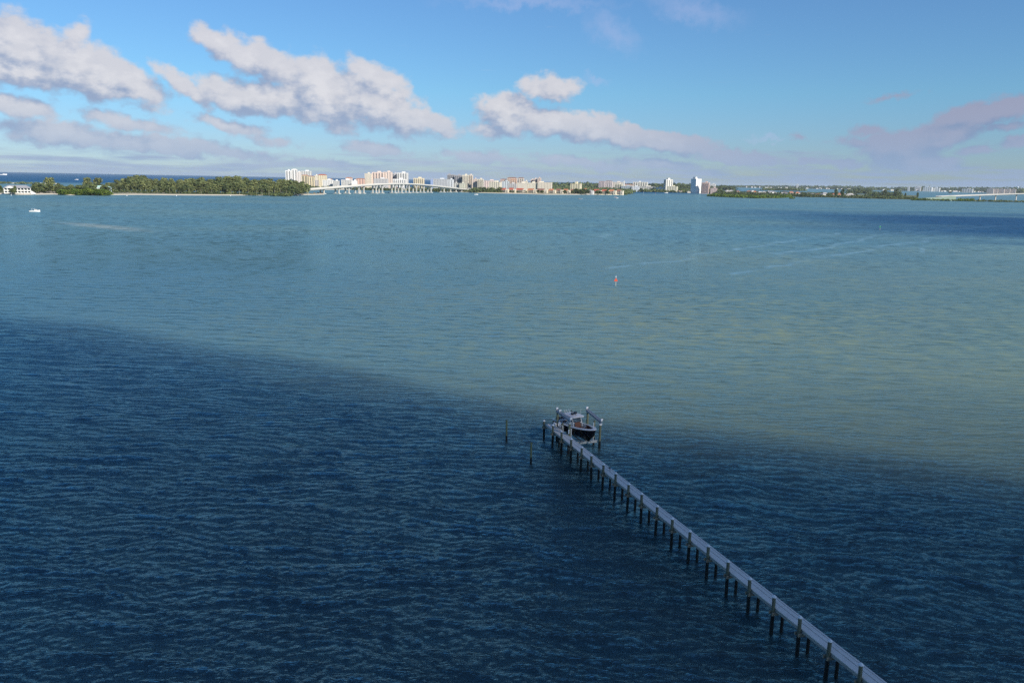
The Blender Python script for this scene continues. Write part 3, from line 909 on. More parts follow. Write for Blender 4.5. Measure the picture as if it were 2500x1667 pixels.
# heron standing on the far edge of the dock
hp = ground(1488.5, 1149.5, 2.15)
bird = empty('heron', (hp.x, hp.y, 2.15), DOCK_RZ + .6)
props(bird, "small dark heron standing on the far edge of the dock", "bird")
M_BIRD = simple('slate_plumage', (.06, .07, .09), .8, var=.2, vscale=8)
def skin2(name, verts, edges, radii, mat, parent, sub=1):
    bm = bmesh.new(); lay = bm.verts.layers.skin.verify()
    vs = [bm.verts.new(v) for v in verts]
    for (a, b) in edges: bm.edges.new((vs[a], vs[b]))
    for v, r in zip(vs, radii): v[lay].radius = (r, r); v[lay].use_root = False
    vs[0][lay].use_root = True
    me = bpy.data.meshes.new(name); bm.to_mesh(me); bm.free()
    o = bpy.data.objects.new(name, me); COL.objects.link(o)
    o.modifiers.new('skin', 'SKIN')
    su = o.modifiers.new('sub', 'SUBSURF'); su.levels = sub; su.render_levels = sub
    me.materials.append(mat); o.parent = parent
    return o
skin2('body', [(0, 0, .42), (-.16, 0, .36), (-.28, 0, .30), (.10, 0, .48), (.13, 0, .60), (.09, 0, .70), (.14, 0, .76), (0.02, .04, .2), (.02, .04, .01), (.02, -.04, .2), (.02, -.04, .01)],
      [(0, 1), (1, 2), (0, 3), (3, 4), (4, 5), (5, 6), (0, 7), (7, 8), (0, 9), (9, 10)],
      [.085, .06, .025, .05, .03, .028, .035, .014, .012, .014, .012], M_BIRD, bird)
mb = MB(); mb.cone((0, 0, 0), .014, .13, 6)
bk = mb.build('beak', simple('yellow_beak', (.4, .3, .08), .6), bird, loc=(.17, 0, .76)); bk.rotation_euler = (0, math.radians(95), 0)

# ------------------------------------------------------------------ channel markers
def marker(px, ytop, bx, by, colr, label, tri, half):
    gp = ground(bx, by)
    top = at_dist(px, ytop, gp.y).z
    r = empty('channel_marker', gp, math.atan2(-gp.x, gp.y))
    props(r, label, "channel marker")
    mb = MB(); mb.tube((0, 0, -3), (0, 0, top * .86), .14, .12, 10); mb.build('piling', simple('pale_piling', (.40, .42, .38), .8, var=.15), r)
    zc = top * .60
    me = simple(colr[0], colr[1], .5, var=.05)
    for off_ in (-.2, .2):
        mb = MB()
        if tri:
            y0, y1 = off_ - .015, off_ + .015
            mb.add([Vector((-half, y0, zc - half * .8)), Vector((half, y0, zc - half * .8)), Vector((0, y0, zc + half)), Vector((-half, y1, zc - half * .8)), Vector((half, y1, zc - half * .8)), Vector((0, y1, zc + half))],
                   [(0, 1, 2), (5, 4, 3), (0, 3, 4, 1), (1, 4, 5, 2), (2, 5, 3, 0)])
        else: mb.box(-half, half, off_ - .015, off_ + .015, zc + half * .1, zc + half * 2.1)
        mb.build('day_board', me, r)
    mb = MB(); mb.tube((0, 0, top * .86), (0, 0, top), .07, .06, 8); mb.box(-.22, .22, -.22, .22, top * .84, top * .86); mb.build('lantern', M_WHITE, r)
marker(1503.5, 673, 1503, 697.5, ('red_day_board', (.72, .11, .05)), "red triangular day board on a pale post in mid channel", True, .66)
marker(2148.5, 551, 2148, 562.5, ('green_day_board', (.05, .42, .16)), "green square day board on a pale post at the far right", False, .55)
marker(1830, 488.5, 1830, 493.5, ('green_day_board', (.25, .6, .4)), "distant pale green marker post off the mangrove island", False, .55)
marker(1571, 467, 1571, 475.5, ('white_day_board', (.7, .7, .7)), "distant white marker post between the point and the towers", False, .6)
marker(1600, 470, 1600, 476, ('red_day_board2', (.5, .06, .06)), "distant red marker post just left of the twin towers' shore", True, .8)
# ------------------------------------------------------------------ far shore: materials
M_SAND = simple('pale_sand', (.62, .56, .44), .9, var=.12, vscale=.05)
M_SCRUB = simple('scrub_ground', (.10, .115, .05), .95, var=.4, vscale=.03)
M_ROCK = simple('shore_rubble', (.34, .31, .27), .9, var=.4, vscale=.3)
def leaf(name, rgb, rgb2, sc=.12):
    m, nb = new_mat(name)
    geo = nb.n('ShaderNodeNewGeometry'); oi = nb.n('ShaderNodeObjectInfo')
    f = nb.noise(geo.outputs['Position'], sc, 4, .65)
    c = nb.mix(nb.ss(f, .35, .65), rgb, rgb2)
    c = nb.v('SCALE', c, scale=nb.m('MULTIPLY_ADD', oi.outputs['Random'], .5, .75))
    d = nb.n('ShaderNodeBsdfDiffuse'); nb.put(d.inputs[0], c)
    t = nb.n('ShaderNodeBsdfTranslucent'); nb.put(t.inputs[0], c)
    mx = nb.n('ShaderNodeMixShader'); mx.inputs[0].default_value = .35
    nb.put(mx.inputs[1], d.outputs[0]); nb.put(mx.inputs[2], t.outputs[0])
    out = nb.n('ShaderNodeOutputMaterial'); nb.put(out.inputs[0], mx.outputs[0])
    return m
M_PINE = leaf('feathery_pine_leaf', (.15, .19, .08), (.28, .30, .125))
M_PALMF = leaf('palm_leaf', (.11, .15, .05), (.19, .21, .08))
M_MANG = leaf('mangrove_leaf', (.09, .16, .035), (.19, .25, .05))
M_OAK = leaf('dark_shore_leaf', (.085, .12, .055), (.19, .22, .09))
M_BARK = simple('grey_bark', (.22, .19, .15), .9, var=.2)
M_DEAD = simple('dry_shrub_leaf', (.22, .15, .08), .9, var=.3, vscale=.3)

R = random.Random(21)
def crown_mesh(name, mat, w, h, z0, n, leafs, shape='pine', seed=0):
    """foliage of many leaf clumps filling a ragged crown"""
    r = random.Random(seed)
    mb = MB()
    lobes = []
    for k in range(leafs):
        t = r.random() ** .8
        if shape == 'pine': rad = w * .5 * (.35 + .85 * math.sin(math.pi * min(1, .12 + .80 * t)) ** 1.1)
        else: rad = w * .5 * math.sqrt(max(0.05, 1 - (2 * t - 1) ** 2))
        a = r.uniform(0, 6.283); q = math.sqrt(r.random()) * .85
        lobes.append((Vector((math.cos(a) * rad * q, math.sin(a) * rad * q, z0 + h * t)), w * r.uniform(.10, .20)))
    for c, s in lobes:
        for k in range(n):
            d = Vector((r.gauss(0, 1), r.gauss(0, 1), r.gauss(0, 1))).normalized()
            p = c + Vector((d.x, d.y, d.z * .8)) * s * r.uniform(.55, 1.1)
            a = Vector((r.gauss(0, 1), r.gauss(0, 1), r.gauss(0, 1))).normalized()
            b = d.cross(a).normalized(); a = b.cross(d + a * .5).normalized()
            e = s * r.uniform(.35, .6)
            mb.add([p - a * e - b * e * .6, p + a * e - b * e * .5, p + b * e, ], [(0, 1, 2)])
    return mb.mesh(name, mat)
def trunk_mesh(h, r0, seed=0, mat=None):
    r = random.Random(seed); mb = MB()
    lean = Vector((r.uniform(-.06, .06), r.uniform(-.06, .06), 0))
    top = Vector((0, 0, h)) + lean * h
    mb.tube((0, 0, -1.0), top * .5, r0, r0 * .7, 6, caps=False); mb.tube(top * .5, top, r0 * .7, r0 * .3, 6)
    for k in range(5):
        b = top * r.uniform(.35, .85); a = r.uniform(0, 6.28)
        mb.tube(b, b + Vector((math.cos(a), math.sin(a), .9)) * h * .16, r0 * .3, r0 * .1, 4, caps=False)
    return mb.mesh('trunk', mat or M_BARK)
PINE_C = [crown_mesh('crown', M_PINE, .62, .80, .20, 9, 95, 'pine', s) for s in range(6)]
PINE_T = [trunk_mesh(.9, .016, s) for s in range(3)]
OAK_C = [crown_mesh('crown', M_OAK, 1.1, .72, .25, 8, 60, 'round', 40 + s) for s in range(4)]
MANG_C = [crown_mesh('crown', M_MANG, 1.5, .85, .08, 8, 60, 'round', 60 + s) for s in range(4)]
OAK_T = [trunk_mesh(.6, .03, 10 + s) for s in range(2)]
M_PTRUNK = simple('pale_palm_trunk', (.34, .31, .24), .9, var=.15)
def palm_meshes(seed):
    r = random.Random(seed)
    mb = MB(); mb.tube((0, 0, -.5), (.02, .01, .5), .016, .012, 6, caps=False); mb.tube((.02, .01, .5), (.03, -.01, .92), .012, .010, 6)
    t = mb.mesh('trunk', M_PTRUNK)
    mb = MB()
    for k in range(18):
        a = 6.283 * k / 18 + r.uniform(-.2, .2); el = r.uniform(-.35, .9); L = r.uniform(.15, .21)
        p0 = Vector((.03, -.01, .92)); d = Vector((math.cos(a) * math.cos(el), math.sin(a) * math.cos(el), math.sin(el)))
        s = Vector((-math.sin(a), math.cos(a), 0)); pts = []
        for q in range(4):
            u = q / 3; c = p0 + d * L * u + Vector((0, 0, -.10 * u * u)); wd = .028 * math.sin(math.pi * (.15 + .8 * u)) + .003
            pts.append([c - s * wd - Vector((0, 0, wd * .6)), c, c + s * wd - Vector((0, 0, wd * .6))])
        mb.grid(pts)
    return t, mb.mesh('fronds', M_PALMF)
PALMS = [palm_meshes(s) for s in range(3)]

def tree(kind, pos, h, label, cat, group, wide=1.0, name=None):
    r = R
    if kind == 'pine': c, t, nm = r.choice(PINE_C), r.choice(PINE_T), 'pine_tree'
    elif kind == 'palm': t, c = r.choice(PALMS); nm = 'palm_tree'
    elif kind == 'oak': c, t, nm = r.choice(OAK_C), r.choice(OAK_T), 'broadleaf_tree'
    else: c, t, nm = r.choice(MANG_C), r.choice(OAK_T), 'mangrove_bush'
    o = empty(name or nm, pos, r.uniform(0, 6.28))
    o.scale = (h * wide, h * wide, h)
    inst('trunk', t, o)
    inst('fronds' if kind == 'palm' else 'crown', c, o)
    props(o, label, cat, group)
    return o

def land(name, near, far_dist, z=1.0, mat=None, beach=0.0, bmat=None):
    """low land: near = shoreline pixels left to right; runs back to far_dist"""
    pts = [ground(px, py) for px, py in near]
    mb = MB()
    rows = [[Vector((p.x, p.y, -1.2)) for p in pts]]
    def back(p, d, zz):
        k = (p.y + d) / p.y; return Vector((p.x * k, p.y + d, zz))
    if beach:
        mb2 = MB()
        mb2.grid([[back(p, -3, -.6) for p in pts], [back(p, 0, .05) for p in pts], [back(p, beach * .5, z * .8) for p in pts], [back(p, beach, z + .02) for p in pts], [back(p, beach * 1.4, z + .03) for p in pts]])
        b = mb2.build('beach', bmat or M_SAND); props(b, kind='structure')
    rows = [[back(p, beach, -1.2) for p in pts], [back(p, beach + 1, z) for p in pts], [back(p, (far_dist - p.y) * .5 if far_dist > p.y else 50, z) for p in pts], [back(p, max(60, far_dist - p.y), z * .9) for p in pts], [back(p, max(62, far_dist - p.y + 2), -1.2) for p in pts]]
    mb.grid(rows)
    o = mb.build(name, mat or M_SCRUB); props(o, kind='structure')
    return o

def canopy(name, spots, mat, n=26, seed=0):
    """a mass of foliage nobody could count: clumps at the given (pos, radius, height)"""
    r = random.Random(seed); mb = MB()
    for (p, rad, h) in spots:
        for k in range(n):
            a = r.uniform(0, 6.283); q = math.sqrt(r.random())
            t = r.random()
            c = Vector((p.x + math.cos(a) * rad * q, p.y + math.sin(a) * rad * q, p.z + h * t * (1 - .55 * q * q)))
            e = rad * r.uniform(.22, .42)
            d1 = Vector((r.gauss(0, 1), r.gauss(0, 1), r.gauss(0, .6))).normalized() * e
            d2 = d1.cross(Vector((r.gauss(0, 1), r.gauss(0, 1), r.gauss(0, 1)))).normalized() * e * .8
            mb.add([c - d1 - d2 * .6, c + d1 - d2 * .5, c + d2], [(0, 1, 2)])
    o = mb.build(name, mat); props(o, kind='stuff')
    return o

# ------------------------------------------------------------------ left island with its wood
land('island', [(-260, 476), (-80, 475.5), (0, 474.5), (60, 476), (130, 475), (170, 477), (262, 476.5), (330, 476), (420, 477), (520, 477.5), (640, 477.5), (700, 477), (760, 476.2), (792, 475.2)],
     1560, 1.4, M_SCRUB, 13, M_SAND)
# far Gulf-side spit seen beyond the houses
mb = MB()
a_, b_ = at_dist(-60, 450.5, 2300), at_dist(130, 450.5, 2300)
mb.box(a_.x, b_.x, 2300, 2330, -1, 2.5); o = mb.build('sand_spit', M_SAND); props(o, kind='structure')
canopy('scrub', [(Vector((R.uniform(a_.x, b_.x), R.uniform(2200, 2300), 1)), R.uniform(5, 12), R.uniform(3, 6)) for _ in range(60)], M_OAK, 14, 3)

def land_z(): return 1.3
def put_tree(kind, px, ytop, dist, label, group, wide=1.0, cat='tree', zb=1.3):
    top = at_dist(px, ytop, dist)
    h = max(2.0, top.z - zb)
    return tree(kind, Vector((top.x, dist, zb)), h, label, cat, group, wide)

# the two lone pines and the darker pair on the left
put_tree('pine', 120, 434.5, 1290, "lone tall feathery pine right of the big white house", None, 1.05)
put_tree('oak', 143, 449, 1270, "dark round tree beside the lone pine by the white house", None, .8)
put_tree('pine', 212, 435.5, 1330, "tall dark pine standing above the bushes, left of the close pair", "pair of pines behind the mint house", .95)
put_tree('pine', 238, 435.0, 1345, "tall olive pine standing above the bushes, right of the close pair", "pair of pines behind the mint house", 1.0)
# the wood's skyline, left to right
sky_pts = [(262, 447), (285, 440), (300, 437), (318, 432), (333, 428.8), (350, 430), (366, 438), (380, 438), (400, 436), (418, 437), (440, 438.5), (455, 437.5), (470, 436.5),
           (492, 434.5), (512, 438.5), (535, 433.5), (556, 431.5), (580, 431.5), (600, 436), (622, 439), (642, 438), (660, 437.8), (688, 438.5), (705, 440), (722, 442), (738, 444.5), (750, 449)]
def sky_y(x):
    for (x0, y0), (x1, y1) in zip(sky_pts[:-1], sky_pts[1:]):
        if x0 <= x <= x1: return y0 + (y1 - y0) * (x - x0) / (x1 - x0)
    return 450
for i, (x, y) in enumerate(sky_pts):
    zone = 'left' if x < 420 else ('middle' if x < 600 else 'right')
    put_tree('pine', x, y, 1500 + R.uniform(-15, 15), "tall feathery pine on the beach wood's skyline, %s part" % zone, "skyline pines of the beach wood's %s part" % zone, R.uniform(.8, 1.05))
for row, (dist, drop, step) in enumerate([(1475, 3.5, 15), (1450, 9, 15), (1428, 15, 17)]):
    x = 270 + row * 5
    while x < 745 - row * 8:
        zone = 'left' if x < 420 else ('middle' if x < 600 else 'right')
        put_tree('pine' if R.random() < .8 else 'oak', x, sky_y(x) + drop + R.uniform(-2, 3), dist + R.uniform(-9, 9),
                 "olive tree inside the beach wood, %s part, %s row" % (zone, ['back', 'middle', 'front'][row]),
                 "trees inside the beach wood, %s part, %s row" % (zone, ['back', 'middle', 'front'][row]), R.uniform(.95, 1.3))
        x += step * R.uniform(.7, 1.3)
# palms with bare pale trunks in front
x = 270
while x < 560:
    put_tree('palm', x, R.uniform(453, 461) + (3 if x > 420 else 0), 1412 + R.uniform(-8, 12), "bare trunked palm along the front of the beach wood", "palms along the front of the beach wood", R.uniform(.9, 1.2))
    x += R.uniform(9, 17)
while x < 700:
    put_tree('palm', x, R.uniform(457, 463), 1405 + R.uniform(-6, 10), "short palm at the right hand foot of the beach wood", "short palms at the foot of the beach wood", 1.3)
    x += R.uniform(12, 22)
canopy('undergrowth', [(Vector((at_dist(x_, 460, d_).x, d_, 1.2)), R.uniform(3, 6), R.uniform(3, 7)) for x_, d_ in [(R.uniform(250, 700), R.uniform(1402, 1440)) for _ in range(190)]], M_OAK, 22, 5)
canopy('undergrowth', [(Vector((at_dist(x_, 460, d_).x, d_, 1.2)), R.uniform(3, 5), R.uniform(3, 6)) for x_, d_ in [(R.uniform(660, 710), R.uniform(1375, 1410)) for _ in range(30)]], M_OAK, 26, 6)
# bright mangrove bushes at the water's edge
x = 150
while x < 262:
    yt = 462 + 1.5 * math.sin(x * .2) + abs(x - 205) * .035
    put_tree('mangrove', x, yt, 1232 + R.uniform(-4, 4), "bright green mangrove bush below the mint roofed house", "mangroves below the mint house", R.uniform(1.0, 1.3), 'bush', .2)
    x += R.uniform(5, 8)
for i in range(40):
    x = R.uniform(82, 262)
    put_tree('oak', x, R.uniform(450, 458), 1275 + R.uniform(-20, 60), "low tree on brushy ground between the island's houses", "low trees between the island's two houses", R.uniform(1.0, 1.4))
for i in range(12):
    x = R.uniform(-60, 8)
    put_tree('oak', x, R.uniform(449, 456), 1285 + R.uniform(-30, 60), "low green tree at the photo's left edge, left of the white house", "low trees left of the white house", R.uniform(1.0, 1.5))
put_tree('oak', 35.5, 455, 1196, "rounded dark tree growing in front of the white house porch", None, .42)
put_tree('oak', 27, 462, 1194, "small dark shrub by the white house steps, left one", None, .8, 'bush')
put_tree('oak', 34, 464, 1193, "small dark shrub by the white house steps, right one", None, .8, 'bush')
# low dune plants, logs and rubble along the strand
def rubble(px0, px1, py0, py1, n, mat, nm, s=(1, 3)):
    mb = MB()
    for _ in range(n):
        p = ground(R.uniform(px0, px1), R.uniform(py0, py1), .6); e = R.uniform(*s)
        mb.box(p.x - e, p.x + e, p.y - e * .6, p.y + e * .6, .2, 1.5 + e * .35 * R.random())
    o = mb.build(nm, mat); props(o, kind='stuff')
rubble(84, 170, 469.5, 473, 70, M_ROCK, 'riprap'); rubble(100, 168, 468, 471, 40, simple('pale_boulders', (.6, .56, .5), .9), 'boulders', (.8, 2.4))
rubble(262, 420, 471.5, 474, 45, M_ROCK, 'driftwood', (.5, 1.8)); rubble(420, 700, 472, 473.5, 40, M_DEAD, 'dune_scrub', (.6, 2)); rubble(715, 792, 472, 474, 40, M_DEAD, 'dune_scrub', (.6, 2.2))
put_tree('palm', 436, 464, 1392, "yellow leaved bushy palm on the beach front", None, 2.2)
for x_, y_ in ((485, 474), (530, 474), (575, 474)):
    p = ground(x_, y_ + .6, 1.0); t_ = empty('picnic_table', p, .3); props(t_, "dark picnic table on the sand before the wood, %s of three" % {485: 'leftmost', 530: 'middle one', 575: 'rightmost'}[x_], "picnic table", "picnic tables on the beach")
    mb = MB(); mb.box(-1.6, 1.6, -.5, .5, .72, .8); mb.build('table_top', M_DEAD, t_)
    for sy in (-.9, .9):
        mb = MB(); mb.box(-1.6, 1.6, sy - .15, sy + .15, .42, .48); mb.build('bench_seat', M_DEAD, t_)
    for sx in (-1.2, 1.2):
        mb = MB(); mb.box(sx - .08, sx + .08, -.9, .9, 0, .40); mb.build('leg', M_DEAD, t_)

# ------------------------------------------------------------------ buildings
MATS = {}
def paint(rgb):
    k = tuple(round(c * .68 + w_ * .32, 3) for c, w_ in zip(rgb, (.72, .70, .66)))
    if k not in MATS: MATS[k] = simple('painted_wall', k, .8, var=.05, vscale=.05)
    return MATS[k]
M_WIN = simple('window_glass', (.07, .085, .10), .25, var=.2, vscale=.3)
M_WIN2 = simple('shaded_opening', (.10, .10, .11), .8, var=.2, vscale=.3)
M_RED = simple('red_tile_roof', (.42, .10, .06), .85, var=.15, vscale=.2)
M_ORANGE = simple('orange_tile_roof', (.46, .18, .09), .85, var=.15, vscale=.2)
M_BROWN = simple('brown_tile_roof', (.24, .11, .08), .85, var=.15, vscale=.2)
M_FLAT = simple('pale_flat_roof', (.45, .44, .42), .9, var=.1)
M_GREYR = simple('grey_shingle_roof', (.27, .27, .29), .9, var=.1)
WHITE = (.78, .77, .74); CREAM = (.72, .64, .48); PEACH = (.72, .52, .42); PINK = (.68, .47, .40); YELLOW = (.70, .57, .30); SALMON = (.62, .30, .20)

def facade(parent, W, z0, z1, y, style, mat_w, facing, cols=None, winmat=None):
    """recessed bays or rows of openings on the face lying at local y (or x) = y"""
    floors = max(1, int(round((z1 - z0) / 3.1)))
    fh = (z1 - z0) / floors
    cols = cols or max(2, int(W / 7))
    cw = W / cols
    sgn = 1 if y > 0 else -1
    def slab(mb, a0, a1, d0, d1, b0, b1):
        lo, hi = sorted((y + sgn * d0, y + sgn * d1))
        if facing == 'y': mb.box(a0, a1, lo, hi, b0, b1)
        else: mb.box(lo, hi, a0, a1, b0, b1)
    for c in range(cols):
        x0 = -W / 2 + c * cw
        mb = MB()
        if style == 'bay':      # a dark vertical strip of glazing with balcony slabs
            slab(mb, x0 + cw * .30, x0 + cw * .78, .02, .10, z0 + .5, z1 - 1.0)
            mb.build('window_bay', winmat or M_WIN, parent)
            mb = MB()
            for f in range(1, floors):
                slab(mb, x0 + cw * .24, x0 + cw * .84, .11, 1.3, z0 + f * fh - .15, z0 + f * fh + .75)
            if mb.v: props(mb.build('balcony_stack', mat_w, parent), kind='stuff')
        else:
            for f in range(floors):
                b0 = z0 + f * fh + fh * .30; b1 = z0 + f * fh + fh * .80
                if style == 'band': slab(mb, x0 + .12 * cw, x0 + cw * .9, .02, .09, b0, b1)
                else: slab(mb, x0 + cw * .22, x0 + cw * .62, .02, .09, b0, b1)
            props(mb.build('window_column', winmat or M_WIN, parent), kind='stuff')

def hip(mb, w, d, z, h, over=.6, ridge=.45):
    a, b = w / 2 + over, d / 2 + over
    rx = max(0, a - b * .9) if a > b else 0; ry = max(0, b - a * .9) if b > a else 0
    vs = [(-a, -b, z), (a, -b, z), (a, b, z), (-a, b, z), (-rx, -ry, z + h), (rx, ry if rx == 0 else 0, z + h)]
    if rx > 0: fs = [(0, 1, 5, 4), (1, 2, 5), (2, 3, 4, 5), (3, 0, 4), (3, 2, 1, 0)]
    elif ry > 0: fs = [(0, 1, 4), (1, 2, 5, 4), (2, 3, 5), (3, 0, 4, 5), (3, 2, 1, 0)]
    else: vs = vs[:5]; fs = [(0, 1, 4), (1, 2, 4), (2, 3, 4), (3, 0, 4), (3, 2, 1, 0)]
    mb.add([Vector(v) for v in vs], fs)

def building(label, x0, x1, yt, dist, rgb, cat='building', yaw=18, depth=None, style='grid', roof=None, cols=None, z0=1.5, pent=None, name='apartment_building', side=True, winmat=None, group=None, roofh=.10, parapet=True):
    """a block whose outline spans photograph columns x0..x1 and reaches row yt, standing at dist"""
    L = at_dist(x0, yt, dist); Rr = at_dist(x1, yt, dist)
    span = Rr.x - L.x; top = (L.z + Rr.z) / 2
    th = math.radians(abs(yaw)); d = depth or span * .45
    d = min(d, span * .9 / max(.01, math.sin(th))) if yaw else d
    w = (span - d * math.sin(th)) / math.cos(th)
    if w < d * .35: w = span * .75 / math.cos(th); d = (span - w * math.cos(th)) / max(.05, math.sin(th))
    cx = (L.x + Rr.x) / 2; cyy = dist + d * .5
    view = -math.atan2(cx, dist)
    o = empty(name, (cx, cyy, 0), math.radians(yaw) + view)
    props(o, label, cat, group)
    H = top - (z0); hr = 0
    if roof: hr = max(1.2, min(w, d) * .22) if roofh == .10 else roofh
    zt = top - hr if roof else top
    mw = paint(rgb)
    mb = MB(); mb.box(-w / 2, w / 2, -d / 2, d / 2, z0 - 3, zt)
    mb.build('wall', mw, o)
    if roof:
        mb = MB(); hip(mb, w, d, zt + .01, hr); mb.build('roof', roof, o)
    elif parapet:
        mb = MB(); mb.box(-w / 2 - .3, w / 2 + .3, -d / 2 - .3, d / 2 + .3, zt + .01, zt + .8); mb.build('roof', M_FLAT if rgb[0] < .7 else mw, o)
        if pent is None and zt > 16: pent = (0.1, .28, 3.5)
    if pent:
        px_, pw, ph = pent
        mb = MB(); mb.box(px_ * w - pw * w / 2, px_ * w + pw * w / 2, -d * .25, d * .25, zt + .82, zt + .82 + ph); mb.build('penthouse', mw, o)
    if style:
        facade(o, w * .96, z0, zt - .6, -d / 2, style, mw, 'y', cols, winmat)
        if side: facade(o, d * .92, z0, zt - .6, (w / 2) if yaw <= 0 else -w / 2, style, mw, 'x', max(2, int((cols or w / 7) * d / w)), winmat)
    return o

# middle distance land: the resort strip behind the bridge and the built up key to its right
land('shore', [(690, 464), (780, 463.5), (900, 464), (960, 464.6), (1010, 465.6), (1060, 467), (1110, 469), (1150, 470.6), (1200, 472), (1260, 473.4), (1330, 475.6), (1400, 475.8), (1480, 475.4), (1515, 475), (1532, 474.4)],
     3300, 1.5, M_SCRUB, 16, M_SAND)

B = building
# --- the resort, left to right
B("white high rise with stepped top, leftmost tower above the wood", 696, 710, 417, 2560, WHITE, yaw=-8, style='bay', cols=2, name='hotel_tower')
B("tallest white tower block of the leftmost resort hotel", 711, 725, 414, 2570, WHITE, yaw=-6, style='bay', cols=2, name='hotel_tower', pent=(0, .5, 1))
B("blush coloured curved wing in front of the leftmost white towers", 722, 735, 421, 2530, (.74, .66, .60), yaw=-10, style='grid', cols=3, name='hotel_tower')
B("wide plain white slab joined to the right of the leftmost towers", 733, 759, 418.5, 2600, WHITE, yaw=-14, style='band', cols=4, name='hotel_tower')
B("yellow hotel with reddish roof just right of the white towers", 735, 752, 427, 2440, YELLOW, yaw=-20, style='bay', cols=2, roof=M_ORANGE, name='hotel')
B("yellow hotel wing with tall dark balcony bays and brown roof", 748, 767, 429.4, 2400, YELLOW, yaw=-8, style='bay', cols=3, roof=M_BROWN, name='hotel')
B("cream block seen between the two yellow hotels", 766, 777, 429, 2520, CREAM, yaw=-10, style='grid', cols=2)
B("yellow hotel crowned by a broad red tile roof", 774.5, 797, 425.5, 2420, (.72, .60, .34), yaw=-10, style='grid', cols=4, roof=M_RED, name='hotel')
B("low dark fronted block below the red roofed yellow hotel", 768, 777, 441, 2350, (.42, .36, .33), yaw=-10, style='grid', cols=2)
B("low white office block in front of the red roofed hotel", 786, 813, 440.3, 2350, WHITE, yaw=-12, style='grid', cols=6)
B("small orange roofed pavilion rising over the low white block", 799, 811, 436.5, 2400, CREAM, yaw=-8, style='grid', cols=2, roof=M_ORANGE, name='pavilion')
B("plain low white block left of the gap where the sea shows", 812, 828, 442.3, 2330, WHITE, yaw=-12, style='band', cols=3)
B("long white motel with arcades right of the sea gap", 832, 858, 440, 2340, WHITE, yaw=-10, style='band', cols=6, name='motel')
B("orange hipped roof building behind the long white motel", 843, 860, 433, 2450, PEACH, yaw=-6, style='grid', cols=3, roof=M_ORANGE, name='motel')
B("small white block under the salmon building", 858, 872, 442, 2320, WHITE, yaw=-8, style=None)
B("salmon pink building with flat reddish roof left of the gridded hotel", 868, 890, 435.7, 2420, SALMON, yaw=-8, style='grid', cols=3, roof=M_ORANGE, roofh=1.5)
B("cream hotel tower with a dense grid of balconies", 889.5, 907, 424.4, 2440, CREAM, yaw=-12, style='grid', cols=5, name='hotel_tower')
B("peach coloured main slab of the big resort hotel", 907, 937, 421.3, 2450, PEACH, yaw=-6, style='bay', cols=4, name='hotel_tower')
B("peach right hand slab of the big resort hotel with blank walls", 936, 957.5, 420.6, 2460, (.74, .56, .46), yaw=-12, style='grid', cols=3, name='hotel_tower')
B("white gridded apartment block standing before the peach hotel", 911.5, 947, 437, 2300, (.62, .60, .60), yaw=-6, style='band', cols=9)
B("left part of the white pair right of the peach hotel, shade painted grey", 957.5, 970, 424, 2480, (.34, .36, .42), yaw=-4, style='bay', cols=2, name='hotel_tower')  # grey walls paint in the shade on the white tower's left part
B("white ribbed tower of the pair right of the peach hotel", 968, 996, 422.6, 2460, WHITE, yaw=-12, style='bay', cols=4, name='hotel_tower')
B("lower white block with bays at the foot of the white ribbed tower", 958, 992, 438, 2330, WHITE, yaw=-6, style='bay', cols=6)
B("yellow eight storey block standing alone above the bridge crest", 1008.6, 1035.4, 435.7, 2420, (.74, .62, .38), yaw=-10, style='bay', cols=5)
B("bright blue end wall of the long hotel beyond the bridge", 1050.5, 1057, 438, 2450, (.03, .16, .48), yaw=0, depth=14, style=None)
B("long pale grey hotel with rows of windows beyond the bridge", 1057, 1094, 438, 2450, (.50, .54, .60), yaw=-4, style='band', cols=9, name='hotel')
B("white drum fronted block with blue stripe at the end of the long hotel", 1093, 1108, 439, 2400, (.72, .76, .80), yaw=-18, style='grid', cols=2)
B("dark slate twin topped condominium tower, left half", 1091.5, 1110, 427, 2620, (.13, .13, .17), yaw=-6, style='bay', cols=4, name='condominium_tower', pent=(-.2, .3, 3))
B("dark slate condominium tower, stepped right half", 1110, 1129, 428.5, 2600, (.16, .16, .21), yaw=-6, style='bay', cols=4, name='condominium_tower')
B("cream condominium tower striped with dark balconies", 1128.5, 1144, 428, 2580, CREAM, yaw=-6, style='bay', cols=4, name='condominium_tower')
B("cream rounded end tower right of the striped condominium", 1143, 1155, 428, 2590, (.74, .62, .50), yaw=-20, style='bay', cols=2, name='condominium_tower')
B("pale low apartment block over the bridge's right ramp, left one", 1107, 1119, 447.6, 2340, (.48, .48, .44), yaw=-10, style='grid', cols=2)
B("pale yellow low apartment block over the bridge's right ramp, right one", 1121, 1136, 448, 2330, (.58, .58, .42), yaw=-10, style='grid', cols=3)
B("brownish block just right of the cream striped towers", 1154.7, 1166, 437.6, 2560, (.60, .44, .36), yaw=-6, style='grid', cols=3)
B("cream block with vertical piers next to the brownish block", 1165, 1181, 438, 2540, CREAM, yaw=-12, style='bay', cols=3)
B("low pink building stretching behind the bright cream apartments", 1182, 1213, 441.6, 2560, (.68, .50, .46), yaw=-6, style='grid', cols=5)
B("bright cream six storey apartment block by the beach's left end", 1193.5, 1225, 445, 2330, (.76, .68, .50), yaw=-16, style='grid', cols=5)
B("pale blue grey building right of the bright cream block", 1225.5, 1244, 442.8, 2480, (.46, .54, .60), yaw=-6, style='grid', cols=3)
B("pinkish hotel wing with tiled roof, leftmost of the orange group", 1221, 1240, 437, 2700, PINK, yaw=-6, style='bay', cols=4, roof=M_BROWN, roofh=2.2, name='hotel')
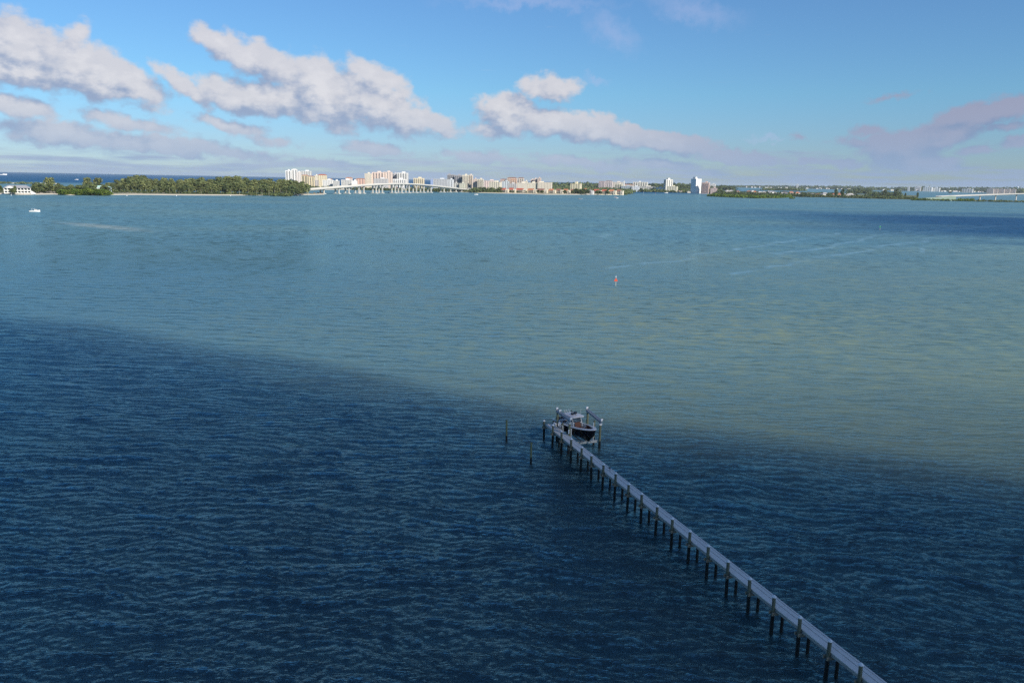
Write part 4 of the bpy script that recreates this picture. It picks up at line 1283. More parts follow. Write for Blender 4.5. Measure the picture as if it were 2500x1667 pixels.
B("tall orange trimmed hotel in the middle of the tiled roof group", 1238, 1263, 433, 2680, (.70, .46, .32), yaw=-6, style='bay', cols=5, roof=M_BROWN, roofh=2.5, name='hotel')
B("orange lower block in front of the tall tiled roof hotel", 1247, 1262, 438, 2600, (.66, .40, .24), yaw=-6, style='bay', cols=3, roof=M_ORANGE, roofh=1.5, name='hotel')
B("cream brown roofed tower right of the tall orange trimmed hotel", 1264, 1280, 433.6, 2640, (.68, .58, .48), yaw=-8, style='bay', cols=3, roof=M_BROWN, roofh=2.0, name='condominium_tower')
B("small pale block between the brown roofed tower and the stepped group", 1280, 1289, 443, 2550, CREAM, yaw=-6, style='grid', cols=2)
B("pale grey building low behind the first townhouses", 1240, 1262, 449, 2420, (.60, .58, .58), yaw=-6, style='band', cols=4)
B("peach stepped condominium, lower left block", 1295.5, 1304, 439.4, 2700, PEACH, yaw=-6, style='bay', cols=2, name='condominium_tower')
B("peach stepped condominium, middle block", 1303, 1312, 437.6, 2690, PEACH, yaw=-6, style='bay', cols=2, name='condominium_tower')
B("peach stepped condominium, tall right block", 1312, 1321.5, 435.5, 2680, PEACH, yaw=-14, style='grid', cols=2, name='condominium_tower')
B("long cream beach apartment block, left half with dark stairwell", 1262.9, 1288, 447.2, 2360, (.74, .66, .52), yaw=-5, style='grid', cols=8)
B("long cream beach apartment block, middle part", 1288, 1313, 447, 2360, (.74, .67, .50), yaw=-5, style='grid', cols=7)
B("long cream beach apartment block, stepped right part", 1313, 1349, 446.2, 2350, (.74, .64, .48), yaw=-6, style='grid', cols=9, pent=(-.25, .3, 3.0))
B("yellow mid rise with square penthouse standing alone among the trees", 1393, 1421, 449.3, 2450, (.76, .66, .38), yaw=-16, style='grid', cols=4, pent=(.05, .22, 6.0), name='condominium_tower')
# --- back ranges to the right
B("pink and white condominium complex far behind the yellow mid rise, left wing", 1462, 1478, 442.5, 3600, (.60, .46, .46), yaw=-6, style='bay', cols=4, roof=M_BROWN, roofh=2)
B("pink and white condominium complex far behind, turreted right wing", 1478, 1496.5, 441.6, 3600, (.70, .58, .54), yaw=-6, style='bay', cols=4, roof=M_BROWN, roofh=2, pent=None)
B("long cream low condominium right of the turreted complex", 1496.5, 1521, 445, 3700, (.70, .60, .50), yaw=-5, style='grid', cols=6)
B("yellowish block with dark sides before the long low condominium", 1502, 1521, 449.8, 3150, (.72, .66, .46), yaw=-14, style='bay', cols=3)
B("slim white stair tower rising from the low red roofs", 1522, 1526, 443.7, 3500, WHITE, yaw=-6, style=None)
B("low red roofed range right of the slim white tower", 1522, 1548, 450, 3500, (.62, .50, .42), yaw=-4, style='grid', cols=5, roof=M_ORANGE, roofh=2)
B("pale turquoise roofed marina building on the mangrove shore", 1518, 1545, 455, 3120, (.30, .42, .52), yaw=-4, style='band', cols=5)
B("white sheds building with blue shade right of the marina building", 1543, 1562, 456, 3100, (.70, .74, .76), yaw=-6, style='grid', cols=4)
B("white condominium with four end piers over the marina", 1547, 1583.4, 445, 3500, (.74, .72, .64), yaw=-5, style='bay', cols=6, pent=(-.05, .08, 4))
B("long cream low building with pale roof left of the first tower", 1560, 1601, 456, 3200, (.68, .64, .54), yaw=-6, style='band', cols=6)
B("white low hall between the long cream building and the first tower", 1602, 1622, 458, 3180, (.76, .74, .68), yaw=-4, style=None)
t1 = B("white condominium tower with dark left side, standing alone", 1622, 1644, 439.2, 3150, (.74, .72, .64), yaw=35, style='bay', cols=3, name='condominium_tower', pent=(0, .3, 6))
B("cream podium building at the foot of the lone white tower", 1629, 1656, 455.7, 3060, (.76, .70, .48), yaw=-10, style='grid', cols=4)
B("tall white slab tower with grey shaded left face", 1689.5, 1714.5, 437.5, 2890, (.80, .79, .74), yaw=49, depth=24.5, style=None, name='condominium_tower', pent=(-.25, .3, 6.5))
B("pink condominium tower beside the tall white slab", 1714.5, 1734, 446.5, 2860, (.72, .46, .36), yaw=-12, style='bay', cols=5, name='condominium_tower')
B("low pink terrace right of the pink tower", 1736, 1752, 459.8, 2850, (.60, .38, .32), yaw=-6, style='grid', cols=4)

# --- beach townhouses with red roofs
def townhouse(x0, x1, dist, roofm, label, wall=(.74, .62, .42), yt=458.5, yaw=-12, group="red roofed beach townhouses"):
    L = at_dist(x0, yt, dist); Rr = at_dist(x1, yt, dist)
    w = (Rr.x - L.x); d = w * .7; h = L.z; z0 = 1.5
    o = empty('townhouse', (L.x + w / 2, dist + d / 2, 0), math.radians(yaw) - math.atan2(L.x, dist)); props(o, label, 'townhouse', group)
    mw = paint(wall)
    mb = MB(); mb.box(-w / 2, w * .14, -d / 2, d / 2, z0 - 2, h * .66); mb.box(w * .142, w / 2, -d / 2 - 1.5, d / 2, z0 - 2, h * .80); mb.build('wall', mw, o)
    mb = MB()
    mb.add([Vector(p) for p in ((-w / 2 - .5, -d / 2 - .8, h * .661), (w * .14, -d / 2 - .8, h * .661), (w * .14, d * .1, h), (-w / 2 - .5, d * .1, h), (-w / 2 - .5, d / 2, h * .7), (w * .14, d / 2, h * .7))],
           [(0, 1, 2, 3), (3, 2, 5, 4), (0, 3, 4), (1, 5, 2), (0, 4, 5, 1)])
    mb.build('roof', roofm, o)
    for f in range(2):
        zf = z0 + (h * .62 - z0) * (.12 + .48 * f)
        mb = MB(); mb.box(-w * .44, w * .06, -d / 2 - .12, -d / 2 - .02, zf, zf + (h * .6 - z0) * .32); mb.build('balcony_opening', M_WIN2, o)
        mb = MB(); mb.box(w * .22, w * .40, -d / 2 - 1.62, -d / 2 - 1.52, zf + .3, zf + (h * .6 - z0) * .28); mb.build('window', M_WIN, o)
    mb = MB(); mb.box(-w * .46, w * .1, -d / 2 - 1.6, -d / 2 - .13, z0 + (h * .62 - z0) * .52, z0 + (h * .62 - z0) * .57); mb.build('balcony', mw, o)
    return o
th = [(1222, 1243), (1243.5, 1260), (1261, 1288), (1289, 1312), (1313, 1339), (1341, 1358), (1359, 1376), (1377, 1393), (1394, 1408), (1451, 1470), (1471, 1488), (1489, 1506), (1507, 1523)]
ordw = ["first", "second", "third", "fourth", "fifth", "sixth", "seventh", "eighth", "ninth", "tenth", "eleventh", "twelfth", "last"]
for i, (a, b) in enumerate(th):
    townhouse(a, b, 2160 + i * 3, M_RED if i in (0, 1, 2, 10, 9) else (M_ORANGE if i % 2 else M_BROWN),
              "cream beach townhouse with %s roof, %s along the strand counting from the bridge" % ('red' if i in (0, 1, 2, 9, 10) else ('orange' if i % 2 else 'brown'), ordw[i]), yt=459 + i * .35 + R.uniform(-.5, .5))
townhouse(1435, 1450, 2180, M_GREYR, "white gabled beach house among the townhouses, right of the tree clump", (.76, .75, .72), 463.5, group=None)
townhouse(1426, 1436, 2230, M_ORANGE, "orange roofed house half hidden behind the beach tree clump", (.66, .56, .48), 460, group=None)
# rocky tip and seawall of the point
mb = MB()
for a, b in ((1160, 1222), (1222, 1330)):
    pass
rubble(1518, 1533, 472.5, 474, 30, M_ROCK, 'riprap', (.8, 2.4))

def houses(n, x0, x1, y0, y1, d0, d1, seed, label, group, hmin=5, hmax=9):
    r = random.Random(seed)
    for i in range(n):
        px = r.uniform(x0, x1); dist = r.uniform(d0, d1) if d0 else shd(px) + r.uniform(45, 420)
        c = at_dist(px, 455, dist); w = r.uniform(11, 22); d = r.uniform(9, 13); h = r.uniform(hmin, hmax)
        o = empty('house', (c.x, dist, 1.2), r.uniform(-.7, .4)); props(o, label, 'house', group)
        wl = r.choice([WHITE, CREAM, (.62, .52, .44), (.7, .66, .6), PINK])
        mb = MB(); mb.box(-w / 2, w / 2, -d / 2, d / 2, 0, h * .72); mb.build('wall', paint(wl), o)
        mb = MB(); hip(mb, w, d, h * .721, h * .34); mb.build('roof', r.choice([M_FLAT, M_GREYR, M_BROWN, M_ORANGE, M_FLAT]), o)
        for k in range(3):
            x = -w * .32 + k * w * .32
            mb = MB(); mb.box(x - w * .08, x + w * .08, -d / 2 - .1, -d / 2 - .02, h * .22, h * .52); mb.build('window', M_WIN, o)
houses(40, 1345, 1530, 450, 466, 2400, 3600, 31, "pale roofed house among trees behind the beach townhouses", "houses in the wooded neighbourhood behind the townhouses")
houses(10, 1060, 1225, 450, 466, 2260, 2420, 32, "small house in the trees between bridge ramp and beach", "small houses between bridge ramp and beach")
houses(12, 1625, 1745, 458, 466, 2900, 3300, 33, "low house among trees near the twin towers", "low houses near the far towers")
houses(9, 930, 1060, 455, 462, 2240, 2330, 35, "small low building seen under the bridge deck", "low buildings seen under the bridge")

def belt(px0, px1, d0, d1, n, rad, hgt, mat, seed, nm='woodland', cl=22, z=1.0):
    r = random.Random(seed); sp = []
    for _ in range(n):
        px = r.uniform(px0, px1); d = r.uniform(*(d0(px), d1(px)) if callable(d0) else (d0, d1))
        c = at_dist(px, 455, d); s = r.uniform(*rad)
        sp.append((Vector((c.x, d, z)), s, r.uniform(*hgt)))
    return canopy(nm, sp, mat, cl, seed)
# trees between the buildings (too many and too small to pick apart)
belt(690, 830, 2280, 2330, 60, (4, 8), (5, 11), M_OAK, 51)
belt(860, 1010, 2230, 2290, 110, (4, 8), (4, 9), M_OAK, 52)
belt(1010, 1165, 2180, 2300, 120, (4, 9), (5, 12), M_OAK, 53)
belt(1150, 1228, 2150, 2230, 110, (5, 10), (7, 13), M_OAK, 54, cl=30)
belt(1228, 1530, 2230, 2330, 150, (4, 9), (5, 10), M_OAK, 55)
belt(1340, 1540, 2350, 3700, 520, (8, 20), (6, 13), M_OAK, 56, cl=20)
for i in range(46):
    x = R.uniform(1222, 1520)
    put_tree('palm' if R.random() < .6 else 'oak', x, R.uniform(464, 468), 2150 + R.uniform(-8, 6), "small tree in front of the beach townhouses", "small trees in front of the beach townhouses", 1.1)
for i in range(9):
    put_tree('oak', 1404 + i * 3.6 + R.uniform(-1, 1), 462 + R.uniform(-1, 2), 2160 + R.uniform(-6, 8), "leafy tree in the clump between the townhouse runs", "tree clump between the two runs of townhouses", 1.3)
for i in range(24):
    put_tree('oak', R.uniform(1163, 1222), R.uniform(458, 463), 2180 + R.uniform(-20, 25), "broad tree on the green bank between bridge end and townhouses", "trees on the green bank by the bridge end", 1.2)

# right hand shore: mangrove fringe, neighbourhood, mangrove island, causeway
sh = [(1528, 466.5), (1580, 467.5), (1640, 469.5), (1700, 471.5), (1745, 473), (1800, 475), (1860, 477), (1935, 480.5), (2000, 482.0), (2060, 483.6), (2120, 485.2), (2180, 486.6), (2240, 487.8)]
land('shore', sh, 3600, 1.0, M_SCRUB)
def shd(px):
    for (x0, y0), (x1, y1) in zip(sh[:-1], sh[1:]):
        if x0 <= px <= x1: return ground(px, y0 + (y1 - y0) * (px - x0) / (x1 - x0)).y
    return 2300
houses(40, 1745, 2100, 460, 470, None, None, 34, "waterfront house in the leafy right hand neighbourhood", "houses in the leafy right hand neighbourhood", 8, 12.5)
belt(1530, 1750, lambda p: shd(p) + 4, lambda p: shd(p) + 60, 330, (6, 11), (8, 14), M_OAK, 61, cl=30)
belt(1745, 2240, lambda p: shd(p) + 4, lambda p: shd(p) + 45, 430, (5, 9), (4, 8), M_OAK, 62, cl=28)
belt(1535, 1760, 3000, 3900, 300, (8, 18), (7, 14), M_OAK, 63)
belt(1745, 2090, 2420, 3100, 420, (7, 15), (6, 12), M_OAK, 64)
belt(2090, 2235, lambda p: shd(p) + 20, lambda p: shd(p) + 130, 110, (5, 9), (4, 8), M_MANG, 65)
# mangrove island
mi = [(1728, 479.5), (1760, 481.2), (1800, 483.2), (1850, 484.6), (1900, 484.2), (1935, 482.0)]
land('mangrove_island', mi, 2200, .5, M_SCRUB)
def mid(px):
    for (x0, y0), (x1, y1) in zip(mi[:-1], mi[1:]):
        if x0 <= px <= x1: return ground(px, y0 + (y1 - y0) * (px - x0) / (x1 - x0)).y
    return 2100
belt(1731, 1937, lambda p: mid(p), lambda p: mid(p) + 100 * math.sin(math.pi * min(1, max(0, (p - 1726) / 212))) + 12, 330, (5, 8), (5, 9), M_MANG, 66, 'mangroves', 30, .2)
# a few taller trees that stand out along the right shore
for x, y, lab in ((1752, 463, "dark tree behind the left tip of the mangrove island"), (2042, 462.5, "slim dark tree above the last waterfront houses, left one"), (2058, 462, "slim dark tree above the last waterfront houses, right one"),
                  (2113, 473, "dark lone tree on the low point left of the far bridge"), (2137, 472.5, "rounded lone tree on the low point, middle one"), (2167, 473.5, "spreading dark tree on the low point nearest the far bridge"),
                  (2211, 472, "tall dark tree where the far causeway begins"), (2241, 471, "pair topped dark tree on the causeway before the far bridge")):
    put_tree('oak', x, y, ground(x, 486).y if x > 1950 else 2850, lab, None, .42)
# right hand causeway, its bridge and the strip of land it stands on
land('causeway', [(2232, 488), (2300, 489.3), (2360, 490.6), (2430, 491.8), (2500, 492.8), (2620, 495)], 2330, 1.2, M_SCRUB, 7, M_SAND)
belt(2232, 2345, 2190, 2240, 90, (4, 6), (3, 6), M_MANG, 67); belt(2345, 2380, 2200, 2250, 40, (4, 7), (5, 8), M_MANG, 68); belt(2380, 2600, 2170, 2210, 110, (4, 6), (3, 6), M_OAK, 69)
M_CONC = simple('pale_concrete', (.56, .54, .49), .8, var=.08, vscale=.2)
M_ASPH = simple('worn_asphalt', (.20, .20, .20), .9, var=.08, vscale=.2)
M_GREENW = simple('pale_green_embankment', (.22, .30, .24), .85, var=.12, vscale=.1)

def strip_solid(pts, w, h0, h1):
    """beam following pts (deck level), w wide away from the viewer, from h0 to h1 below/above the line"""
    a = []; 
    for i, p in enumerate(pts):
        q = pts[min(i + 1, len(pts) - 1)] - pts[max(i - 1, 0)]
        nrm = Vector((-q.y, q.x, 0)).normalized()
        if nrm.y < 0: nrm = -nrm
        a.append((p, nrm))
    rows = [[p + n * w[0] + Vector((0, 0, h0)) for p, n in a], [p + n * w[0] + Vector((0, 0, h1)) for p, n in a],
            [p + n * w[1] + Vector((0, 0, h1)) for p, n in a], [p + n * w[1] + Vector((0, 0, h0)) for p, n in a]]
    mb = MB(); mb.grid(rows, close_v=True)
    mb.add([r[0] for r in rows], [(0, 1, 2, 3)]); mb.add([r[-1] for r in rows], [(3, 2, 1, 0)])
    return mb

def bridge(label, piers, ctrl, width, name='bridge', two=True):
    """piers: (px, foot py); ctrl: (px, deck py) ; deck height solved over the line of piers"""
    o = empty(name, (0, 0, 0)); props(o, label, 'bridge')
    feet = [ground(a, b) for a, b in piers]
    def dist_at(px):
        c = [(a, f.y) for (a, b), f in zip(piers, feet)]
        # linear fit keeps the bridge straight in plan
        X = np.array([f.x for f in feet]); Y = np.array([f.y for f in feet]); k = np.polyfit(X, Y, 2 if len(feet) > 4 else 1)
        d = 2000.0
        for _ in range(30): d = float(np.polyval(k, at_dist(px, 460, d).x))
        return d
    line = []
    for i in range(len(ctrl) - 1):
        (x0, y0), (x1, y1) = ctrl[i], ctrl[i + 1]
        n = max(2, int((x1 - x0) / 12))
        for k in range(n): line.append((x0 + (x1 - x0) * k / n, y0 + (y1 - y0) * k / n))
    line.append(ctrl[-1])
    pts = [at_dist(x, y, dist_at(x)) for x, y in line]
    # smooth the profile
    for _ in range(3):
        zs = [p.z for p in pts]
        for i in range(1, len(pts) - 1): pts[i].z = (zs[i - 1] + 2 * zs[i] + zs[i + 1]) / 4
    strip_solid(pts, (1.5, width - 1.5), -1.0, 0).build('deck', M_ASPH, o)
    strip_solid(pts, (2.5, width - 2.5), -2.5, -1.01).build('girder', M_CONC, o)
    strip_solid(pts, (.9, 1.49), -1.2, 1.05).build('parapet', M_CONC, o)
    strip_solid(pts, (width - 1.49, width - .9), -1.2, 1.05).build('parapet', M_CONC, o)
    strip_solid(pts, (width / 2 - .3, width / 2 + .3), .01, .9).build('median_barrier', M_CONC, o)
    for i, ((px, py), f) in enumerate(zip(piers, feet)):
        # deck point nearest this pier
        j = min(range(len(pts)), key=lambda q: abs(pts[q].x - f.x))
        q = pts[min(j + 1, len(pts) - 1)] - pts[max(j - 1, 0)]
        t = Vector((q.x, q.y, 0)).normalized(); nrm = Vector((-t.y, t.x, 0))
        if nrm.y < 0: nrm = -nrm
        zt = pts[j].z - 2.52
        base = Vector((pts[j].x, pts[j].y, 0))
        rz = math.atan2(t.y, t.x)
        pr = empty('pier', base, rz); pr.parent = o
        sgn = 1 if nrm.dot(Vector((-math.sin(rz), math.cos(rz), 0))) > 0 else -1
        sh_ = max(2.0, zt - 3.2)
        for yy in ((width * .30, width * .70) if two else (width * .5,)):
            yy *= sgn; r0 = 1.05
            mb = MB(); rows_ = []
            for (z_, s_) in ((-2, 1.25), (0, 1.1), (sh_ * .5, 1.0), (sh_, 1.05), (zt - .02, 2.3)):
                rows_.append([Vector((sx * r0 * (s_ if z_ <= sh_ else 1.3), yy + sy * r0 * 1.25 * (s_ if z_ <= sh_ else 1.9), z_)) for sx, sy in ((-1, -1), (1, -1), (1, 1), (-1, 1))])
            mb.grid(rows_, close_u=True); mb.add(rows_[-1], [(0, 1, 2, 3)])
            mb.build('column', M_CONC, pr)
        mb = MB(); mb.box(-3.2, 3.2, *sorted((sgn * width * .14, sgn * width * .86)), -1, 1.3); mb.build('footing', M_CONC, pr)
    return o, pts
br, bpts = bridge("long white concrete bridge arching over the inlet before the resort towers",
                  [(766.7, 473.2), (798.4, 474.3), (827, 474.4), (852.4, 474.2), (877, 473.8), (901.4, 473.2), (924, 473.0), (946.7, 472.6), (968, 472.2), (989, 472), (1009, 471.6), (1028.8, 471.3), (1047.9, 471), (1065.7, 470.8), (1083.6, 470.6), (1100.8, 470.4), (1117.5, 470.2), (1133, 470)],
                  [(694, 467.2), (725, 465.2), (771.8, 461.6), (833, 457.0), (894, 452.2), (939.5, 449.4), (987, 448.2), (1022.9, 449.2), (1058.6, 453.0), (1106, 458.4), (1160, 464.6)], 24)
br2, bp2 = bridge("far concrete causeway bridge rising towards the photo's right edge",
                  [(2335.5, 490.5), (2386, 490.6), (2441, 492.0), (2496, 493.0), (2560, 494)],
                  [(2299, 480.2), (2335.6, 478.4), (2400, 476.2), (2450, 474.6), (2500, 473.2), (2570, 471.5)], 20, two=False)
# pale green embankment of the causeway
e0 = at_dist(2262, 487, 2215); e1 = at_dist(2334, 487, 2215); h1 = at_dist(2334, 479, 2215).z; h0 = at_dist(2262, 484, 2215).z
mb = MB(); mb.add([Vector(p) for p in ((e0.x, 2215, 0), (e1.x, 2213, 0), (e1.x, 2217, h1), (e0.x, 2219, h0), (e0.x, 2245, 0), (e1.x, 2245, 0), (e1.x, 2240, h1), (e0.x, 2240, h0))],
                   [(0, 1, 2, 3), (3, 2, 6, 7), (4, 7, 6, 5), (1, 5, 6, 2), (0, 3, 7, 4)])
o = mb.build('embankment', M_GREENW); props(o, kind='structure')
# lamp posts on both bridges
def lamp(p, h, label, group):
    o = empty('street_lamp', p); props(o, label, 'street lamp', group)
    mb = MB(); mb.tube((0, 0, 0), (0, 0, h), .16, .10, 6); mb.build('post', M_CONC, o)
    mb = MB(); mb.tube((0, 0, h), (1.8, .6, h + .3), .07, .06, 6); mb.box(1.6, 2.5, .4, .8, h + .25, h + .4); mb.build('lamp_head', M_WHITE, o)
for k, (px, yt, yb) in enumerate(((695.5, 452, 466.5), (723.5, 452, 464.8), (644.5, 453, 469.8))):
    p = ground(px, 474.5); top = at_dist(px, yt, p.y).z; b = at_dist(px, yb, p.y).z
    lamp(Vector((p.x, p.y, max(1.4, b - 1) if k < 2 else 1.4)), top - (b if k < 2 else 1.4), "tall pale lamp post %s" % ("at the bridge's left end, nearest the wood", "on the bridge's left ramp, second along", "standing before the beach wood")[k], "lamp posts by the beach wood")
lp = at_dist(2338, 470, 2225); lamp(Vector((lp.x, 2222, bp2[3].z)), 8, "pale lamp post at the left end of the far causeway bridge", None)

# ------------------------------------------------------------------ the two houses on the island
def porch_house():
    dist = 1205
    L = at_dist(8, 459, dist); Rr = at_dist(64, 459, dist)
    w = Rr.x - L.x; d = 13; eave = at_dist(36, 459.2, dist).z; ridge = at_dist(36, 452.6, dist).z
    o = empty('house', ((L.x + Rr.x) / 2, dist + d / 2, 0), -math.atan2((L.x + Rr.x) / 2, dist) - .06)
    props(o, "big two storey white house with columned porches and grey hip roof at the far left", 'house')
    mw = paint((.80, .79, .72)); z0 = 1.6; fl = z0 + (eave - z0) * .5
    mb = MB(); mb.box(-w / 2 + .5, w / 2 - .5, -d / 2 + 2.6, d / 2, z0 - 1, eave); mb.build('wall', mw, o)
    mb = MB(); hip(mb, w, d, eave + .01, ridge - eave, .8); mb.build('roof', M_GREYR, o)
    # gabled wing at the left
    g = MB(); gx0, gx1 = -w * .42, -w * .12
    g.add([Vector(p) for p in ((gx0 - .8, -d / 2 - 1.4, eave), (gx1 + .8, -d / 2 - 1.4, eave), ((gx0 + gx1) / 2, -d / 2 - 1.4, ridge - 1.2), (gx0 - .8, 0, eave), (gx1 + .8, 0, eave), ((gx0 + gx1) / 2, 0, ridge - 1.2))],
          [(0, 1, 2), (0, 2, 5, 3), (1, 4, 5, 2), (3, 5, 4), (0, 3, 4, 1)]); g.build('gable', mw, o)
    for zz in (z0 + .2, fl):
        mb = MB(); mb.box(-w / 2, w / 2, -d / 2, -d / 2 + 2.58, zz - .25, zz + .05); mb.build('porch_floor', mw, o)
        mb = MB(); mb.box(-w / 2, w / 2, -d / 2, -d / 2 + .12, zz + .75, zz + .95); mb.build('porch_rail', mw, o)
    for k in range(9):
        x = -w / 2 + .3 + (w - .6) * k / 8
        mb = MB(); mb.box(x - .32, x + .32, -d / 2 - .02, -d / 2 + .6, z0, eave - .02); mb.build('column', mw, o)
    for fz in (z0, fl):
        for k in range(8):
            x = -w / 2 + .3 + (w - .6) * (k + .5) / 8; ww = (w / 8) * .30
            f_ = MB(); f_.box(x - ww, x + ww, -d / 2 + 2.50, -d / 2 + 2.59, fz + .9, fz + (eave - z0) * .5 - .8); f_.build('window', M_WIN, o)
    mb = MB()
    for k in range(6): mb.box(w / 2 + k * 1.0, w / 2 + k * 1.0 + .98, -d / 2, -d / 2 + 3, z0 - .8, z0 + (eave - z0) * (.5 - k * .08))
    mb.build('stairs', mw, o)
porch_house()
def mint_house(x0, x1, yt, ye, dist, label):
    L = at_dist(x0, ye, dist); Rr = at_dist(x1, ye, dist); w = Rr.x - L.x; d = 9
    eave = L.z; ridge = at_dist(x0, yt, dist).z; z0 = 1.3
    o = empty('house', ((L.x + Rr.x) / 2, dist + d / 2, 0), .22 - 0.0); props(o, label, 'house', "mint roofed beach houses")
    mw = paint((.62, .74, .70)); mr = simple('mint_metal_roof', (.42, .62, .56), .5, var=.05)
    mb = MB(); mb.box(-w / 2, w / 2, -d / 2, d / 2, z0 + 1.8, eave); mb.build('wall', mw, o)
    for sx in (-1, 1):
        for sy in (-1, 1):
            mb = MB(); mb.box(sx * w * .42 - .2, sx * w * .42 + .2, sy * d * .4 - .2, sy * d * .4 + .2, z0 - 1, z0 + 1.79); mb.build('stilt', paint(WHITE), o)
    mb = MB(); hip(mb, w, d, eave + .01, ridge - eave, .9); mb.build('roof', mr, o)
    for k in range(3):
        x = -w * .3 + k * w * .3; zc = z0 + 1.8 + (eave - z0 - 1.8) * .45
        mb = MB(); mb.box(x - w * .09, x + w * .09, -d / 2 - .1, -d / 2 - .02, zc, zc + 1.6); mb.build('window', M_WIN, o)
    mb = MB(); mb.box(-w / 2, w / 2, -d / 2 - 2, -d / 2 - .12, z0 + 2.6, z0 + 2.8); mb.build('deck', paint(WHITE), o)
mint_house(230, 249, 453.2, 457.5, 1262, "mint roofed white beach house on stilts, left of the pair")
mint_house(252, 266, 454.3, 458, 1270, "smaller mint roofed beach house on stilts, right of the pair")

# white equipment hut on the far Gulf spit
B("small white domed hut far behind the island's left trees", 95, 101.5, 447.5, 2290, WHITE, yaw=0, depth=8, style=None, name='hut', cat='hut')

# ------------------------------------------------------------------ the horizon land to the right
M_FARL = simple('far_woodland_floor', (.07, .09, .06), .95, var=.2, vscale=.002)
def farland(px0, px1, dist, ytop, zdepth, seed, nm='far_land', n=260, rad=(14, 30)):
    a = at_dist(px0, 460, dist); b = at_dist(px1, 460, dist + 1)
    mb = MB(); mb.box(a.x, b.x, dist, dist + zdepth, -1, 1.5); o = mb.build(nm, M_FARL); props(o, kind='structure')
    r = random.Random(seed); sp = []
    for _ in range(n):
        px = r.uniform(px0, px1); d = dist + r.uniform(5, zdepth * .8); c = at_dist(px, 460, d)
        h = max(5, at_dist(px, ytop + r.uniform(-.4, 1.0), d).z)
        sp.append((Vector((c.x, d, 1)), r.uniform(*rad), h))
    canopy('distant_trees', sp, M_OAK, 16, seed)
farland(1425, 1690, 4300, 448.3, 500, 71, n=420)
farland(1340, 1440, 3900, 446.6, 300, 70, n=140)
farland(1660, 1790, 4600, 453.0, 500, 72, n=200)
farland(1790, 2110, 9500, 453.4, 700, 73, n=300, rad=(20, 50))
farland(2095, 2620, 8200, 456.8, 900, 74, n=420, rad=(20, 50))
farland(1862, 1960, 5200, 459.2, 300, 76, n=90)
farland(2068, 2128, 3900, 459.5, 160, 77, n=80, rad=(9, 16)); farland(2122, 2205, 3000, 466.8, 70, 78, n=110, rad=(6, 10))
farland(2420, 2640, 6000, 459.3, 300, 79, n=160)
for x, y, lab in ((2161, 464.5, "dark tree standing up from the thin far islet, left one"), (2190, 463, "dark tree standing up from the thin far islet, right one")):
    put_tree('oak', x, y, 3020, lab, None, .8)
p_ = ground(2320, 472.2); put_tree('oak', 2320, 468, p_.y, "round dark mangrove clump alone in the far channel", None, 2.2, 'bush', 0)
def far_block(x0, x1, yt, dist, rgb, label, cols=4, group=None): B(label, x0, x1, yt, dist, rgb, yaw=-6, style='grid', cols=cols, group=group, side=False)
far_block(1735, 1748, 449.6, 4700, WHITE, "small white building on the wooded rise right of the pink tower")
far_block(1945, 1950, 450.5, 9600, WHITE, "tiny white tower alone on the far horizon")
far_block(2217, 2222, 456.5, 7900, WHITE, "small white far block, left of the waterfront group"); far_block(2236, 2250, 456.4, 7900, (.72, .7, .66), "pale far block in the middle of the waterfront group", 5)
far_block(2258, 2278, 457.6, 7800, WHITE, "long white far building, left half on the horizon shore"); far_block(2276, 2297, 459, 7800, WHITE, "long white far building, right lower half on the horizon shore")
far_block(2354, 2378, 461.4, 6900, (.7, .66, .6), "low white far building near the middle of the right horizon")
for k, (a, b, yt) in enumerate(((2413, 2428, 460.8), (2428, 2438, 461.2), (2439, 2454, 461.6), (2455, 2468, 461.2), (2469, 2482, 462))):
    far_block(a, b, yt, 5800, (.60, .46, .38), "tan far apartment block, %s of the row under the water tank" % ("first", "second", "third", "fourth", "fifth")[k], 5, "tan far apartment blocks")
# water tank on the right horizon
wp = at_dist(2485, 458.6, 6600)
wt_ = empty('water_tower', (wp.x, 6600, 0)); props(wt_, "pale blue water tank on a stem at the right horizon", 'water tower')
zt = at_dist(2485, 455.6, 6600).z
mb = MB(); mb.tube((0, 0, 0), (0, 0, zt - 12), 3.0, 2.6, 10); mb.build('stem', paint((.55, .62, .68)), wt_)
mb = MB(); rws = []
for k in range(7):
    a = math.pi * (k / 6 - .5); rws.append([Vector((math.cos(a) * 9 * math.cos(t), math.cos(a) * 9 * math.sin(t), zt - 7 + math.sin(a) * 6)) for t in [6.2832 * q / 14 for q in range(14)]])
mb.grid(rws, close_u=True); mb.build('tank', paint((.66, .74, .80)), wt_, smooth=True)
far_h = random.Random(91)
for i in range(46):
    x = far_h.choice([far_h.uniform(1810, 2100), far_h.uniform(2140, 2400)]); d = 9300 if x < 2100 else 7900
    c = at_dist(x, 457, d)
    o = empty('house', (c.x, d - 30, 1), 0); props(o, "tiny pale building on the far right horizon shore", 'house', "tiny pale buildings on the far shore")
    w = far_h.uniform(12, 34); h = far_h.uniform(6, 14)
    mb = MB(); mb.box(-w / 2, w / 2, 0, 14, 0, h); mb.build('wall', paint(far_h.choice([WHITE, CREAM, (.6, .5, .46)])), o)
    mb = MB(); hip(mb, w, 14, h + .01, 2.5); rf = mb.build('roof', M_FLAT, o); rf.location = (0, 7, 0)

